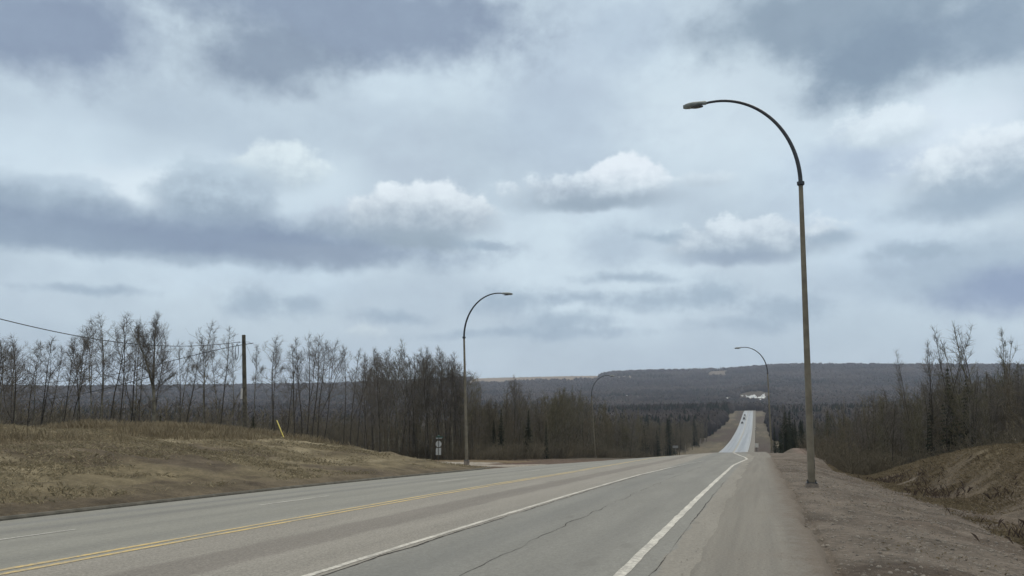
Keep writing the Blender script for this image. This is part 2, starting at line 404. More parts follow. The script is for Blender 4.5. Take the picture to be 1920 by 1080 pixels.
# ---------------------------------------------------------------- the ground sheet
azs = np.concatenate([np.arange(-180, -42, 3.), np.arange(-42, 44, .125), np.arange(44, 180.1, 3.)]); azs = np.radians(azs)
rr = [0.6]
while rr[-1] < 5200: rr.append(rr[-1]*1.0165 if rr[-1] > 6 else rr[-1]+.1)
rr = np.array(rr)
A_, R_ = np.meshgrid(azs, rr, indexing='ij'); X = R_*np.sin(A_); Y = R_*np.cos(A_); Z = G(X, Y)
me = mesh_np('ground', np.stack([X, Y, Z], -1).reshape(-1, 3), grid(len(azs), len(rr))[:, ::-1], gm, True)
S_, T_ = st(X, Y)
def L3(c): return np.array(c)[None, None, :]
def blend(c, c2, m): return c*(1-m[..., None])+L3(c2)*m[..., None]
nz = fbm(X, Y, .25, 4, 50); nz2 = fbm(X, Y, .07, 4, 60); nz3 = fbm(X, Y, .9, 3, 70)
nst = fbm(S_*.35, T_*1.6, .5, 3, 80)
col_ = np.zeros(X.shape+(3,))+L3((.062, .053, .042))                      # forest floor
u = KL(S_)-T_
gr = (u > 0)*(1-sstep(22, 40, u))*(1-sstep(50, 62, S_))
col_ = blend(col_, (.138, .117, .078), gr)
col_ = blend(col_, (.172, .146, .100), gr*sstep(8, 14, u+nz*6)*.8)
stk = fbm(S_*.55+T_*.2, T_*2.6, .42, 4, 83)
col_ = blend(col_, (.200, .174, .122), gr*sstep(.0, .35, nst+nz*.6)*sstep(3, 8, u))
col_ = blend(col_, (.215, .188, .135), gr*sstep(.12, .4, stk)*sstep(2, 6, u)*.8)
col_ = blend(col_, (.070, .056, .042), gr*sstep(.15, .45, -stk)*.7)
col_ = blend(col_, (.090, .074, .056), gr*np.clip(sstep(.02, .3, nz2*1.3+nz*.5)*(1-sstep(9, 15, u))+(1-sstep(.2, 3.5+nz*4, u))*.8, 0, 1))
ap = (u > .2)*sstep(-1., .3, S_-side_s(T_)+nz)*(1-sstep(9.5, 11, S_-side_s(T_)+nz))*(1-sstep(60, 90, u))
dirtv = (u > 0)*sstep(43, 47, S_)*(1-sstep(80, 100, S_))*(1-sstep(8, 26, u))
col_ = blend(col_, (.095, .070, .058), dirtv*.9)
col_ = blend(col_, (.135, .105, .070), (u > 5)*sstep(9.5, 12, S_-side_s(T_))*(1-sstep(18, 26, S_-side_s(T_))))
col_ = blend(col_, (.26, .24, .215), ap)
dm = np.exp(-((S_-61)/4.)**2-((T_+19.2)/1.3)**2)
col_ = blend(col_, (.085, .058, .048), np.clip(dm*2, 0, 1))
rt = (T_ > .3)*1.
col_ = blend(col_, (.128, .111, .098), rt*(1-sstep(7, 11, T_))*(1-sstep(100, 160, S_)))
col_ = blend(col_, (.085, .070, .060), rt*(1-sstep(7, 10, T_))*sstep(-.1, .4, nz+nz3*.7)*(1-sstep(60, 90, S_)))
col_ = blend(col_, (.100, .081, .058), rt*sstep(4.5, 8.5, T_+nz*3)*(1-sstep(20, 40, T_))*(1-sstep(60, 74, S_)))
col_ = blend(col_, (.135, .112, .076), rt*sstep(7.5, 9.5, T_)*sstep(-.1, .3, nst+nz)*(1-sstep(20, 40, T_))*(1-sstep(60, 74, S_)))
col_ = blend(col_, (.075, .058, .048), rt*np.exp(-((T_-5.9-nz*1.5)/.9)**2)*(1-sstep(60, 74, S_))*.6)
hc = (T_ > 2.5)*sstep(88, 97, S_)*(1-sstep(128, 140, S_))*(1-sstep(7, 10, T_+nz*3))*sstep(4., 5.5, T_)
col_ = blend(col_, (.150, .118, .105), hc*sstep(104, 110, S_)*.9)
# mown verge of the far highway
vg = sstep(170, 240, S_)*(1-sstep(990, 1040, S_))*(1-sstep(24, 34, np.abs(T_+10.5)+nz*8))
vn2 = fbm(S_*.35, T_*2.2, .05, 4, 90)
col_ = blend(col_, (.072, .064, .052), vg); col_ = blend(col_, (.115, .100, .076), vg*sstep(-.05, .3, vn2)); col_ = blend(col_, (.060, .048, .043), vg*sstep(.05, .3, -vn2))
# pale stubble fields on and below the plateau edge
def farmask(x0, x1, ra0, ra1, soft_=25):
    a0, a1 = math.atan(ray(x0, 700)[0]), math.atan(ray(x1, 700)[0])
    return lambda A, Rr: sstep(a0-.002, a0+.002, A)*(1-sstep(a1-.002, a1+.002, A))*sstep(ra0-soft_, ra0+soft_, Rr)*(1-sstep(ra1-soft_, ra1+soft_, Rr))
FIELDS = [farmask(880, 1125, 3060, 3700), farmask(1125, 1187, 3050, 3190), farmask(860, 960, 2980, 3150), farmask(1331, 1366, 2950, 3330), farmask(165, 276, 2650, 2990), farmask(1050, 1100, 2950, 3020)]
Aw = A_+.007*fbm(X, Y, 1/110., 4, 3)
FM = np.zeros_like(X)
for f in FIELDS: FM = np.maximum(FM, f(Aw, R_+80*fbm(X, Y, 1/200., 3, 8)))
col_ = blend(col_, (.185, .152, .118), FM*np.where(np.abs(A_-math.atan(ray(1348, 700)[0])) < .025, .45, 1.))
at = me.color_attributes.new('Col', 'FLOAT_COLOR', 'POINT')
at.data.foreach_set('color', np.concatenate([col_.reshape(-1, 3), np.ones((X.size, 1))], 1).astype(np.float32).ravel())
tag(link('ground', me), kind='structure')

# ---------------------------------------------------------------- the highway
def attrs(me, **k):
    for nm, v in k.items():
        a = me.attributes.new(nm, 'FLOAT', 'POINT'); a.data.foreach_set('value', np.asarray(v, np.float32).ravel())
def strip(name, ss, t0, t1, nt_, m, dz=0., edge_drop=0.):
    ss = np.asarray(ss, float); t0 = np.broadcast_to(t0, ss.shape); t1 = np.broadcast_to(t1, ss.shape)
    k = np.linspace(0, 1, nt_); Tt = t0[:, None]*(1-k)+t1[:, None]*k; Ss = np.repeat(ss[:, None], nt_, 1)
    Zz = zr(Ss, Tt)+dz
    if edge_drop: Zz[:, -1] -= edge_drop
    x, y = xy(Ss, Tt)
    me = mesh_np(name, np.stack([x, y, Zz], -1).reshape(-1, 3), grid(len(ss), nt_), m, True)
    attrs(me, rs=Ss, rt=Tt); return me
sroad = np.concatenate([np.arange(-40, 140, .5), np.arange(140, 1060, 4)])
rm = bpy.data.materials.new('asphalt'); rm.use_nodes = True; q = N(rm.node_tree)
b = q.new('ShaderNodeBsdfPrincipled'); o = q.new('ShaderNodeOutputMaterial'); q.link(b.outputs[0], o.inputs[0])
rs_, rt_ = q.attr('rs'), q.attr('rt')
stv = q.comb(rs_, rt_, 0.)
edge = q.m('MULTIPLY', q.m('SUBTRACT', q.noise(stv, .8, 4., .6), .5), .35)
tj = q.m('ADD', rt_, edge)
def band(a, c, s_=.08, t_=None):
    t_ = t_ or tj
    return q.m('MULTIPLY', q.rng(t_, a-s_, a+s_), q.rng(t_, c+s_, c-s_))
c = q.mix(band(-20, -8.6), (.205, .197, .184), (.195, .197, .186))       # far side lanes
c = q.mix(q.rng(rt_, -4.95, -4.85), c, (.170, .172, .167))                # near slow lane, smoother mix
c = q.mix(q.m('MULTIPLY', band(-7.32, -6.4, .10), .8), c, (.150, .140, .132))  # sealed wheel path
c = q.mix(q.m('MULTIPLY', band(-13.5, -13.1, .18, rt_), .5), c, (.125, .130, .138))
c = q.mix(q.m('MULTIPLY', band(-12.5, -12.0, .2, rt_), .55), c, (.120, .122, .125))
c = q.mix(q.m('MULTIPLY', band(-4.6, -3.6, .5, rt_), .25), c, (.135, .145, .15))
c = q.mix(q.m('MULTIPLY', band(-1.25, 3, .03), .6), c, (.20, .185, .165))
c = q.mix(q.m('MULTIPLY', q.rng(q.m('ADD', rt_, q.m('MULTIPLY', edge, 3.)), -.95, -.3), .9), c, (.195, .182, .166))
agg = q.noise(stv, 26., 3., .85); agg2 = q.noise(stv, 9., 4., .7); big = q.noise(q.comb(q.m('MULTIPLY', rs_, .12), rt_, 0.), 1.4, 6., .65)
coarse = q.rng(rt_, -4.9, -5.0)
amp = q.m('MULTIPLY_ADD', q.m('MULTIPLY', coarse, q.rng(rt_, -8.7, -8.6)), .22, .20)
fa = q.m('MULTIPLY_ADD', q.m('MULTIPLY', q.m('SUBTRACT', agg, .5), 5.), amp, 1.)
fb = q.m('MULTIPLY_ADD', q.m('SUBTRACT', big, .5), .55, 1.); fc = q.m('MULTIPLY_ADD', q.m('SUBTRACT', agg2, .5), .62, 1.)
fd = q.m('MULTIPLY', q.m('MULTIPLY', fa, fb), fc)
c = q.vm('MULTIPLY', c, q.comb(fd, fd, fd))
spot = q.rng(q.noise(q.comb(q.m('MULTIPLY', rs_, .25), rt_, 4.), 1.7, 3., .5), .66, .74, 0., .35)
c = q.mix(spot, c, (.10, .098, .095))
wp = q.m('ADD', q.m('ADD', band(-2.6, -2.1, .3, rt_), band(-4.3, -3.8, .3, rt_)), q.m('ADD', band(-9.7, -9.2, .3, rt_), band(-11., -10.6, .3, rt_)))
c = q.mix(q.m('MULTIPLY', wp, .22), c, (.11, .112, .115))
wet = q.m('MULTIPLY', q.rng(rs_, 200, 260), q.rng(q.noise(q.comb(q.m('MULTIPLY', rs_, .02), rt_, 0.), 1.1, 4., .6), .25, .5, .85, 1.))
wk = q.rng(q.noise(q.comb(q.m('MULTIPLY', rs_, .004), rt_, 0.), .75, 3., .6), .35, .62)
c = q.mix(wet, c, q.mix(wk, (.09, .092, .096), (.21, .215, .225)))
q.link(c, b.inputs['Base Color']); q.link(q.rng(wet, 0., 1., .85, .30, False), b.inputs['Roughness'])
q.link(q.rng(wet, 0., 1., .25, 1., False), b.inputs['Specular IOR Level'])
bp = q.new('ShaderNodeBump'); bp.inputs['Distance'].default_value = .01; q.link(q.m('MULTIPLY', q.m('SUBTRACT', 1., wet), .5), bp.inputs['Strength'])
q.link(agg, bp.inputs['Height']); q.link(bp.outputs[0], b.inputs['Normal'])
kr2 = np.where(sroad < 70, -.35, np.interp(sroad, [70, 110, 320, 450, 640, 1060], [-.35, -2.6, -5.1, -5.15, -5.6, -7.2]))
tag(link('highway', strip('highway', sroad, KL(sroad), kr2, 29, rm)), kind='structure')

def paint(name, c, wear=.5, s_=14.):
    m = bpy.data.materials.new(name); m.use_nodes = True; q = N(m.node_tree)
    b = q.new('ShaderNodeBsdfPrincipled'); o = q.new('ShaderNodeOutputMaterial'); q.link(b.outputs[0], o.inputs[0])
    pos = q.new('ShaderNodeNewGeometry').outputs['Position']
    nn = q.noise(pos, s_, 5., .75); n4 = q.noise(pos, 1.2, 3., .6)
    k = q.rng(q.m('ADD', nn, q.m('MULTIPLY', n4, .5)), .88, .62, 0., wear)
    k = q.rng(q.m('ADD', nn, q.m('MULTIPLY', n4, .5)), .62, .88, 0., wear)
    q.link(q.mix(k, c, (.2, .195, .185)), b.inputs['Base Color']); b.inputs['Roughness'].default_value = .7
    return m
PW = paint('white_road_paint', (.50, .49, .46), .75); PY = paint('yellow_road_paint', (.50, .37, .14), .7); PF = paint('worn_white_paint', (.40, .40, .385), .9)
def line(name, sp, tp, wd, m, dz=.005, ds=.4, jit=0.):
    s0, s1 = sp[0], sp[-1]; ss = np.concatenate([np.arange(s0, min(s1, 140), ds), np.arange(max(s0, 140), s1, 4), [s1]]) if s1 > 140 else np.append(np.arange(s0, s1, ds), s1)
    tc_ = np.interp(ss, sp, tp); j = jit*vn(ss*3., ss*0, 5); j2 = jit*vn(ss*3., ss*0+9, 5)
    tag(link(name, strip(name, ss, tc_-wd/2+j, tc_+wd/2+j2, 2, m, dz)), kind='structure')
line('edge_line', [-2, 8, 47, 55, 61, 67, 74, 84, 110, 320, 450, 640, 1000], [-1.62, -1.62, -1.57, -1.3, -1.02, -1.3, -1.9, -2.6, -3.9, -5.8, -5.75, -6.3, -7.8], .135, PW, jit=.03)
line('lane_line', [-2, 34, 43], [-5.08, -5.02, -4.7], .105, PW, jit=.03)
line('lane_line', [43, 48, 58], [-4.7, -4.5, -3.95], .06, PF, jit=.03)
for dt in (-.13, .13):
    line('centre_line', [-2, 36, 46, 60, 85, 130, 320, 640, 1000], [-8.66+dt, -8.78+dt, -9.05+dt, -9.6+dt, -10.1+dt, -10.4+dt, -10.6+dt, -11.3+dt, -12.6+dt], .11, PY, jit=.02)
for s0 in (-1.6, 16.2, 27, 38, 49):
    s1 = s0+(12.6 if s0 < 0 else 3.2)
    line('dashed_line', [s0, s1], [-11.4, -11.45], .10, PF, jit=.03)
line('far_edge_line', [60, 110, 320, 450, 640, 1000], [-15.0, -15.2, -15.3, -15.2, -16., -17.], .16, PF)
# long cracks and the open joint beside the lane line
ckm = mat('crack_filler', (.045, .043, .042), .95, .1)
def crack(path, wd, seed, jit):
    rg = np.random.RandomState(seed); sp = np.array([p[0] for p in path]); tp = np.array([p[1] for p in path])
    ss = np.arange(sp[0], sp[-1], .12); t = np.interp(ss, sp, tp)+jit*fbm(ss, ss*0, 1.1, 4, seed)
    ww = wd*(.25+1.1*np.clip(rg.rand(len(ss)), 0, 1))*np.clip(.9+1.6*vn(ss*.7, ss*0, seed), .05, 2)
    tag(link('road_crack', strip('road_crack', ss, t-ww/2, t+ww/2, 2, ckm, .004)), kind='structure')
crack([(4, -3.4), (30, -3.4), (44, -3.2)], .012, 3, .09)
crack([(4, -4.92), (34, -4.86), (58, -4.0)], .028, 4, .06)
crack([(13, -5.6), (15.5, -4.2)], .014, 8, .4)
crack([(19, -4.9), (19.6, -3.1)], .012, 12, .4); crack([(27, -4.8), (28.2, -1.8)], .014, 14, .4); crack([(11.2, -7.8), (12.4, -5.2)], .012, 15, .5); crack([(22, -11.2), (23.5, -8.9)], .02, 16, .5)
crack([(3, -1.28), (30, -1.27)], .014, 9, .04)

# packed gravel shoulder, feathered over the asphalt edge
sg = bpy.data.materials.new('shoulder_gravel'); sg.use_nodes = True; q = N(sg.node_tree)
b = q.new('ShaderNodeBsdfPrincipled'); o = q.new('ShaderNodeOutputMaterial'); q.link(b.outputs[0], o.inputs[0])
rs_, rt_ = q.attr('rs'), q.attr('rt'); stv = q.comb(rs_, rt_, 0.)
tr = q.noise(q.comb(q.m('MULTIPLY', rs_, .05), q.m('MULTIPLY', rt_, 2.2), 0.), 1.6, 5., .6)
c = q.mix(q.rng(tr, .35, .65), (.160, .155, .147), (.190, .184, .173))
c = q.mix(q.rng(q.noise(stv, .5, 4., .6), .45, .7, 0., .6), c, (.172, .160, .149))
fz = q.m('MULTIPLY_ADD', q.m('SUBTRACT', q.noise(stv, 26., 4., .8), .5), 1.1, 1.)
c = q.mix(q.m('MULTIPLY', q.rng(q.m('ADD', q.m('ADD', rt_, q.m('MULTIPLY', tr, .3)), q.m('MULTIPLY', q.m('SUBTRACT', q.noise(stv, 3.2, 6., .75), .5), 1.3)), .25, .9), q.rng(rs_, 70, 60)), c, (.128, .111, .098))
c = q.vm('MULTIPLY', c, q.comb(fz, fz, fz)); q.link(c, b.inputs['Base Color']); b.inputs['Roughness'].default_value = .95; b.inputs['Specular IOR Level'].default_value = .1
bp = q.new('ShaderNodeBump'); bp.inputs['Strength'].default_value = .5; bp.inputs['Distance'].default_value = .02
q.link(q.noise(stv, 30., 4., .8), bp.inputs['Height']); q.link(bp.outputs[0], b.inputs['Normal'])
ss = np.concatenate([np.arange(-20, 60, .15), np.arange(60, 140, .5), np.arange(140, 1060, 4)])
ti = np.interp(ss, [-20, 50, 60, 70, 110, 320, 450, 640, 1060], [-.85, -.8, -.6, -.6, -2.9, -5.2, -5.2, -5.7, -7.4])+np.where(ss < 140, .16*fbm(ss, ss*0, .5, 5, 2), 0)
to = np.interp(ss, [-20, 50, 110, 320, 1060], [.75, .85, .6, -2.6, -4.6])+np.where(ss < 140, .22*fbm(ss, ss*0+3, .8, 5, 2), 0)
tag(link('gravel_shoulder', strip('gravel_shoulder', ss, ti, to, 14, sg, .006, .16)), kind='structure')
# low kerb along the left edge, running into the junction
kb = MB(); rings = []
for s in np.arange(-30, 47.2, .6):
    t = float(KL(s)); zt = float(zr(s, t)); e = max(0., 1-(47-s)/3.) if s > 44 else 0.
    if s > 40: t -= .9*((s-40)/7.)**2
    ring = []
    for dt, dz in ((.03, -.3), (.03, .03), (.0, .07), (-.07, .075), (-.10, .05), (-.10, -.3)):
        x, y = xy(s, t+dt); ring.append((x, y, zt+dz*(1-.8*e) if dz > 0 else zt+dz))
    rings.append(ring)
kb.loft(rings); tag(kb.build('kerb', mat('kerb_concrete', (.095, .09, .078), .9, .2, 0, .3, 3.)), kind='structure')

# ---------------------------------------------------------------- street lamps
def arm_path(k=26):
    """the bent arm in its own plane (outwards a, height z), starting at the collar"""
    pts = []
    for i in range(k+1):
        q_ = i/k*math.pi/2
        pts.append((2.72*(1-math.cos(q_)**1.0)**1.0, 3.25*math.sin(q_)**.98))
    return pts+[(2.95, 3.24), (3.15, 3.21)]
def street_lamp(px, py_base, d, label, rz, Hp=10.15, lean=(0, 0), zb=None):
    a, b = ray(px, py_base); x, y = a*d, d; z = g1(x, y) if zb is None else zb
    root = empty('street_lamp', (x, y, z), rz); tag(root, label, 'street lamp', 'street lamps beside the highway')
    k = MB(); k.tube([(0, 0, -.5), (0, 0, .27), (0, 0, .30)], [.215, .21, .19], 20); ba = k.build('concrete_base', M['conc'], root, True)
    k = MB(); k.box(-.165, .165, -.165, .165, .30, .325); k.build('base_plate', M['arm'], root)
    for i in range(4):
        q_ = R(45+90*i); k = MB(); k.tube([(.17*math.cos(q_), .17*math.sin(q_), .32), (.17*math.cos(q_), .17*math.sin(q_), .40)], .018, 6); k.build('anchor_bolt', M['arm'], root)
    k = MB(); k.tube([(lean[0]*i/8, lean[1]*i/8, .32+(Hp-.32)*i/8) for i in range(9)], [.118-.045*i/8 for i in range(9)], 16); k.build('pole', M['pole'], root, True)
    k = MB(); k.box(.08, .125, -.045, .045, .75, 1.05); k.build('access_cover', M['arm'], root)
    k = MB(); lx, ly = lean; k.tube([(lx, ly, Hp-.09), (lx, ly, Hp-.05), (lx, ly, Hp+.05), (lx, ly, Hp+.07)], [.08, .125, .125, .07], 16); k.build('collar', M['arm'], root, True)
    pts = [(lx-u_, ly, Hp+.05+h_) for u_, h_ in arm_path()]
    k = MB(); k.tube(pts, [.073-.03*i/(len(pts)-1) for i in range(len(pts))], 14); k.build('arm', M['arm'], root, True)
    # cobra head
    ex, _, ez = pts[-1]; rings = []
    for u_, w_, up, dn in ((0, .05, .055, .05), (.05, .065, .085, .07), (.16, .085, .085, .05), (.3, .13, .085, .07), (.45, .165, .08, .12), (.62, .165, .065, .14), (.75, .13, .03, .13), (.84, .06, -.03, .11)):
        zc_ = ez-.02*u_; rings.append([(ex-u_+.1, w_*math.cos(v), zc_+(up if math.sin(v) > 0 else dn)*math.sin(v)) for v in [2*math.pi*j/16 for j in range(16)]])
    k = MB(); k.loft(rings); h = k.build('lamp_head', M['head'], root, True)
    k = MB(); k.loft([[(ex-.27-.25*math.cos(v)*s_, .125*math.sin(v)*s_, ez-.095-dz) for v in [2*math.pi*j/16 for j in range(16)]] for s_, dz in ((1, 0), (.95, .035), (.6, .055))])
    k.build('lens', M['lens'], h, True)
    return root
# local -x of a lamp points along its arm; world direction across the road to the left is (-CY, SY)
rzL = math.atan2(-SY, CY); rzR = math.atan2(-SY, CY)
street_lamp(1523, 923, 26., 'nearest tall street lamp, right of the road on brown gravel, arm curving left', rzL, 10.42, (.17, .05), ray(1523, 923)[1]*26.)
street_lamp(1447, 848, 98., 'small far street lamp on the right verge, its arm against the sky above the hill', rzL, 9.9, (-.05, 0))
street_lamp(875, 872, 59., 'left street lamp at the gravel side road junction, arm curving right over the road', rzR+math.pi, 9.5, (.3, 0))
street_lamp(1116, 862, 127., 'far left street lamp in front of the dark wood, arm against the hillside', rzR+math.pi, 9.9, (.45, 0))

# ---------------------------------------------------------------- utility pole, guy, cables
a, b = ray(462, 812); px_, py_ = a*60, 60.; pz = g1(px_, py_)
up = empty('utility_pole', (px_, py_, pz)); tag(up, 'bare wooden utility pole without crossarm on the grassy bank', 'utility pole')
topz = ray(457, 628)[1]*60-pz; topx = ray(457, 628)[0]*60-px_
k = MB(); k.tube([(0, 0, -.5)]+[(topx*i/8, 0, topz*i/8) for i in range(9)], [.20]+[.19-.05*i/8 for i in range(9)], 14); k.build('pole', M['wood'], up, True)
def on_pole(f, r=.16, q_=math.pi): return (topx*f+r*math.cos(q_), r*math.sin(q_)-.02, topz*f)
k = MB(); cx, cy_, cz = on_pole(.93)
k.tube([(cx-.35+.13*math.sin(v)*(1 if i % 2 else .92), 0, cz-.72+.62*math.cos(v)) for i, v in enumerate([2*math.pi*j/20*1. for j in range(41)])], .022, 6); k.build('cable_coil', M['cable'], up, True)
k = MB(); k.tube([(cx-.4, 0, cz-.05), (cx-.1, 0, cz+.05), (cx+.2, -.2, cz+.06), (cx+.6, 0, cz+.06), (cx+.75, 0, cz-.1)], .015, 6); k.tube([(cx+.16, -.2, cz-.1), (cx+.16, -.2, cz+.2)], .03, 6); k.build('bracket', M['cable'], up)
k = MB(); k.box(topx*.45-.26, topx*.45-.12, -.2, -.05, topz*.44, topz*.53); k.build('marker_tag', M['whitesign'], up)
def W(px, py, d): a, b = ray(px, py); return (a*d, d, b*d)
def cable(name, pts, r, label):
    # smooth curve through control points
    P_ = np.array(pts); s = np.concatenate([[0], np.cumsum(np.linalg.norm(np.diff(P_, axis=0), axis=1))])
    fs = [np.polyfit(s, P_[:, i], 1 if i < 2 else min(len(pts)-1, 4)) for i in range(3)]
    u_ = np.linspace(0, s[-1], 40); k = MB(); k.tube([tuple(float(np.polyval(f, v)) for f in fs) for v in u_], r, 6)
    tag(k.build(name, M['cable'], None, True), label, 'cable')
cable('overhead_cable', [W(450, 641, 60), W(350, 649, 51.7), W(200, 639, 43.4), W(0, 601, 35.8), W(-200, 545, 30), W(-420, 470, 25)], .022, 'thick black overhead cable sagging from the utility pole to the left edge of the sky')
cable('service_wire', [W(450, 642, 60), W(390, 660, 66), W(325, 680, 72), W(200, 708, 84), W(0, 735, 105)], .028, 'thin upper wire slanting down from the utility pole behind the aspens')
cable('service_wire', [W(295, 703, 64), W(210, 726, 71), W(130, 742, 78), W(0, 747, 96)], .030, 'lower dark wire running from the big tree down to the left edge')
gb = W(537, 833, 50.); gt = (px_+topx*.97, py_, pz+topz*.97)
gd = Vector(gb)-Vector(gt); gz = g1(gb[0], gb[1]); gb = tuple(Vector(gt)+gd*((gt[2]-gz+.1)/(gt[2]-gb[2])))
gw = empty('guy_wire', gb); tag(gw, 'guy wire with bright yellow leaning marker sleeve on the dry grass bank', 'guy wire')
g0 = Vector((0, 0, 0)); g1v = Vector(gt)-Vector(gb)
k = MB(); k.tube([g0, g1v], .008, 5); k.build('wire', M['cable'], gw)
k = MB(); k.tube([g0+g1v*.012, g0+g1v*.165, g0+g1v*.17], [.04, .036, .02], 10); k.build('marker_sleeve', M['yellow'], gw, True)

# ---------------------------------------------------------------- signs
def spot(px, d, zz=None):
    a, b = ray(px, 860); return (a*d, d, g1(a*d, d) if zz is None else zz)
x, y, z = spot(822, 88); rt0 = empty('junction_sign', (x, y, z), R(8)); zz = lambda py: ray(822, py)[1]*88-z
tag(rt0, 'stop sign seen from behind with a plate below and a street name blade on top', 'sign')
k = MB(); k.box(-.035, .035, -.035, .035, -.3, zz(819)); k.build('post', M['signpost'], rt0)
zc_ = zz(832.5); k = MB(); k.loft([[(.34*math.cos(R(22.5+45*i)), yy, zc_+.37*math.sin(R(22.5+45*i))) for i in range(8)] for yy in (.045, .055)]); k.build('octagon_plate', M['signback'], rt0)
k = MB(); k.box(-.29, .29, .045, .053, zz(853), zz(840)); k.build('lower_plate', M['signback'], rt0)
k = MB(); k.box(-.3, .46, -.01, .01, zz(821), zz(818.5)); k.box(-.09, .09, -.4, .4, zz(818.2), zz(816.2)); k.build('name_blade', M['green'], rt0)
k = MB(); k.box(-.32, .36, -.018, -.01, zz(822.2), zz(820.9)); k.build('blade_edge', M['signback'], rt0)
def small_sign(name, px, py0, py1, wpx, d, m, label, post=True):
    x, y, z = spot(px, d); r_ = empty(name, (x, y, z), R(-12)); tag(r_, label, 'sign')
    zt, zb = ray(px, py0)[1]*d-z, ray(px, py1)[1]*d-z; w_ = wpx/1450*d/2
    k = MB(); k.box(-.04, .04, .0, .08, -.3, zt); k.build('post', M['signpost'], r_)
    k = MB(); k.box(-w_, w_, -.015, .0, zb, zt); k.build('sign_plate', m, r_)
small_sign('road_sign', 1420, 831, 839, 6, 104, M['whitesign'], 'small white rectangular sign on the right shoulder near the crest')
small_sign('marker_post', 1418.5, 802.5, 805, 2, 330, M['whitesign'], 'tiny pale marker beside the far wet highway')
small_sign('road_sign', 1267, 835.5, 840, 10, 150, M['greysign'], 'wide grey sign seen from behind at the left wood edge')

# ---------------------------------------------------------------- far vehicles
def car(s, t, paint_, label, w_=1.9, h_=1.6, l_=4.6):
    x, y = xy(s, t); r_ = empty('car', (x, y, float(zr(s, t))), -YAW+math.pi); tag(r_, label, 'car', 'vehicles coming up the far highway')
    def sec(yv, wl, wu, z0, z1, z2): return [(-wl, yv, z0), (wl, yv, z0), (wl, yv, z1), (wu, yv, z2), (-wu, yv, z2), (-wl, yv, z1)]
    hw = w_/2; k = MB(); k.loft([sec(l_/2, hw*.85, hw*.8, .35, .5, .7), sec(l_/2-.15, hw, hw*.92, .28, .6, .85), sec(l_*.2, hw, hw*.95, .25, .75, 1.), sec(-l_*.35, hw, hw*.95, .25, .75, 1.02), sec(-l_/2+.1, hw, hw*.9, .3, .7, 1.), sec(-l_/2, hw*.9, hw*.85, .4, .6, .85)])
    bd = k.build('body', paint_, r_)
    k = MB(); k.loft([[(-hw*.9, yv, 1.), (hw*.9, yv, 1.), (hw*.74, yv+dy_, h_), (-hw*.74, yv+dy_, h_)] for yv, dy_ in ((l_*.24, -.6), (-l_*.42, .35))]); k.build('windows', M['glass'], r_)
    k = MB(); k.box(-hw*.72, hw*.72, -l_*.42+.33, l_*.24-.58, h_-.02, h_+.04); k.build('roof', paint_, r_)
    for sx in (-1, 1):
        for yv in (l_*.31, -l_*.3):
            k = MB(); k.tube([(sx*(hw-.2), yv, .34), (sx*(hw+.01), yv, .34)], .34, 16); wh = k.build('wheel', M['tyre'], r_)
            k = MB(); k.tube([(sx*(hw-.0), yv, .34), (sx*(hw+.02), yv, .34)], .2, 12); k.build('rim', M['rim'], wh)
        k = MB(); k.box(sx*hw*.65-.18, sx*hw*.65+.18, l_/2-.08, l_/2+.02, .55, .7); k.build('headlight', M['carlight'], r_)
car(690, -14.3, M['carblack'], 'small dark car, nearest of the vehicles on the far wet highway')
car(755, -13.8, M['carblack'], 'wide dark pickup in the middle of the far vehicles', 2.3, 2.0, 5.6)
car(815, -14.2, M['carwhite'], 'pale van with the dark front, farthest of the vehicles on the wet highway', 2.1, 2.3, 5.4)

# ---------------------------------------------------------------- trees
def prisms(segs, k=3):
    """segs: array n x 8 (p0, p1, r0, r1) -> tapered prisms"""
    S = np.asarray(segs, float); p0, p1, r0, r1 = S[:, :3], S[:, 3:6], S[:, 6], S[:, 7]
    d = p1-p0; d /= np.maximum(np.linalg.norm(d, axis=1, keepdims=True), 1e-9)
    ref = np.where(np.abs(d[:, 2:3]) > .9, [[1., 0, 0]], [[0, 0, 1.]]); a = np.cross(d, ref); a /= np.linalg.norm(a, axis=1, keepdims=True); bb = np.cross(d, a)
    an = 2*np.pi*np.arange(k)/k; ring = a[:, None]*np.cos(an)[None, :, None]+bb[:, None]*np.sin(an)[None, :, None]
    V = np.concatenate([p0[:, None]+ring*r0[:, None, None], p1[:, None]+ring*r1[:, None, None]], 1).reshape(-1, 3)
    i = np.arange(k); j = (i+1) % k; f = np.stack([i, j, j+k, i+k], 1); Fq = (np.arange(len(S))[:, None, None]*2*k+f[None]).reshape(-1, 4)
    return V, Fq
def unit(v): return v/max(np.linalg.norm(v), 1e-9)
def polyl(p, d, L, r0, r1, nseg, rg, wob=.12, lift=.0):
    pts = [np.array(p)]; dd = unit(np.array(d)); out_ = []
    for i in range(nseg):
        dd = unit(dd+rg.normal(0, wob, 3)+np.array([0, 0, lift])); q_ = pts[-1]+dd*L/nseg
        ra, rb = r0+(r1-r0)*i/nseg, r0+(r1-r0)*(i+1)/nseg; out_.append(np.concatenate([pts[-1], q_, [ra, rb]])); pts.append(q_)
    return pts, out_, dd
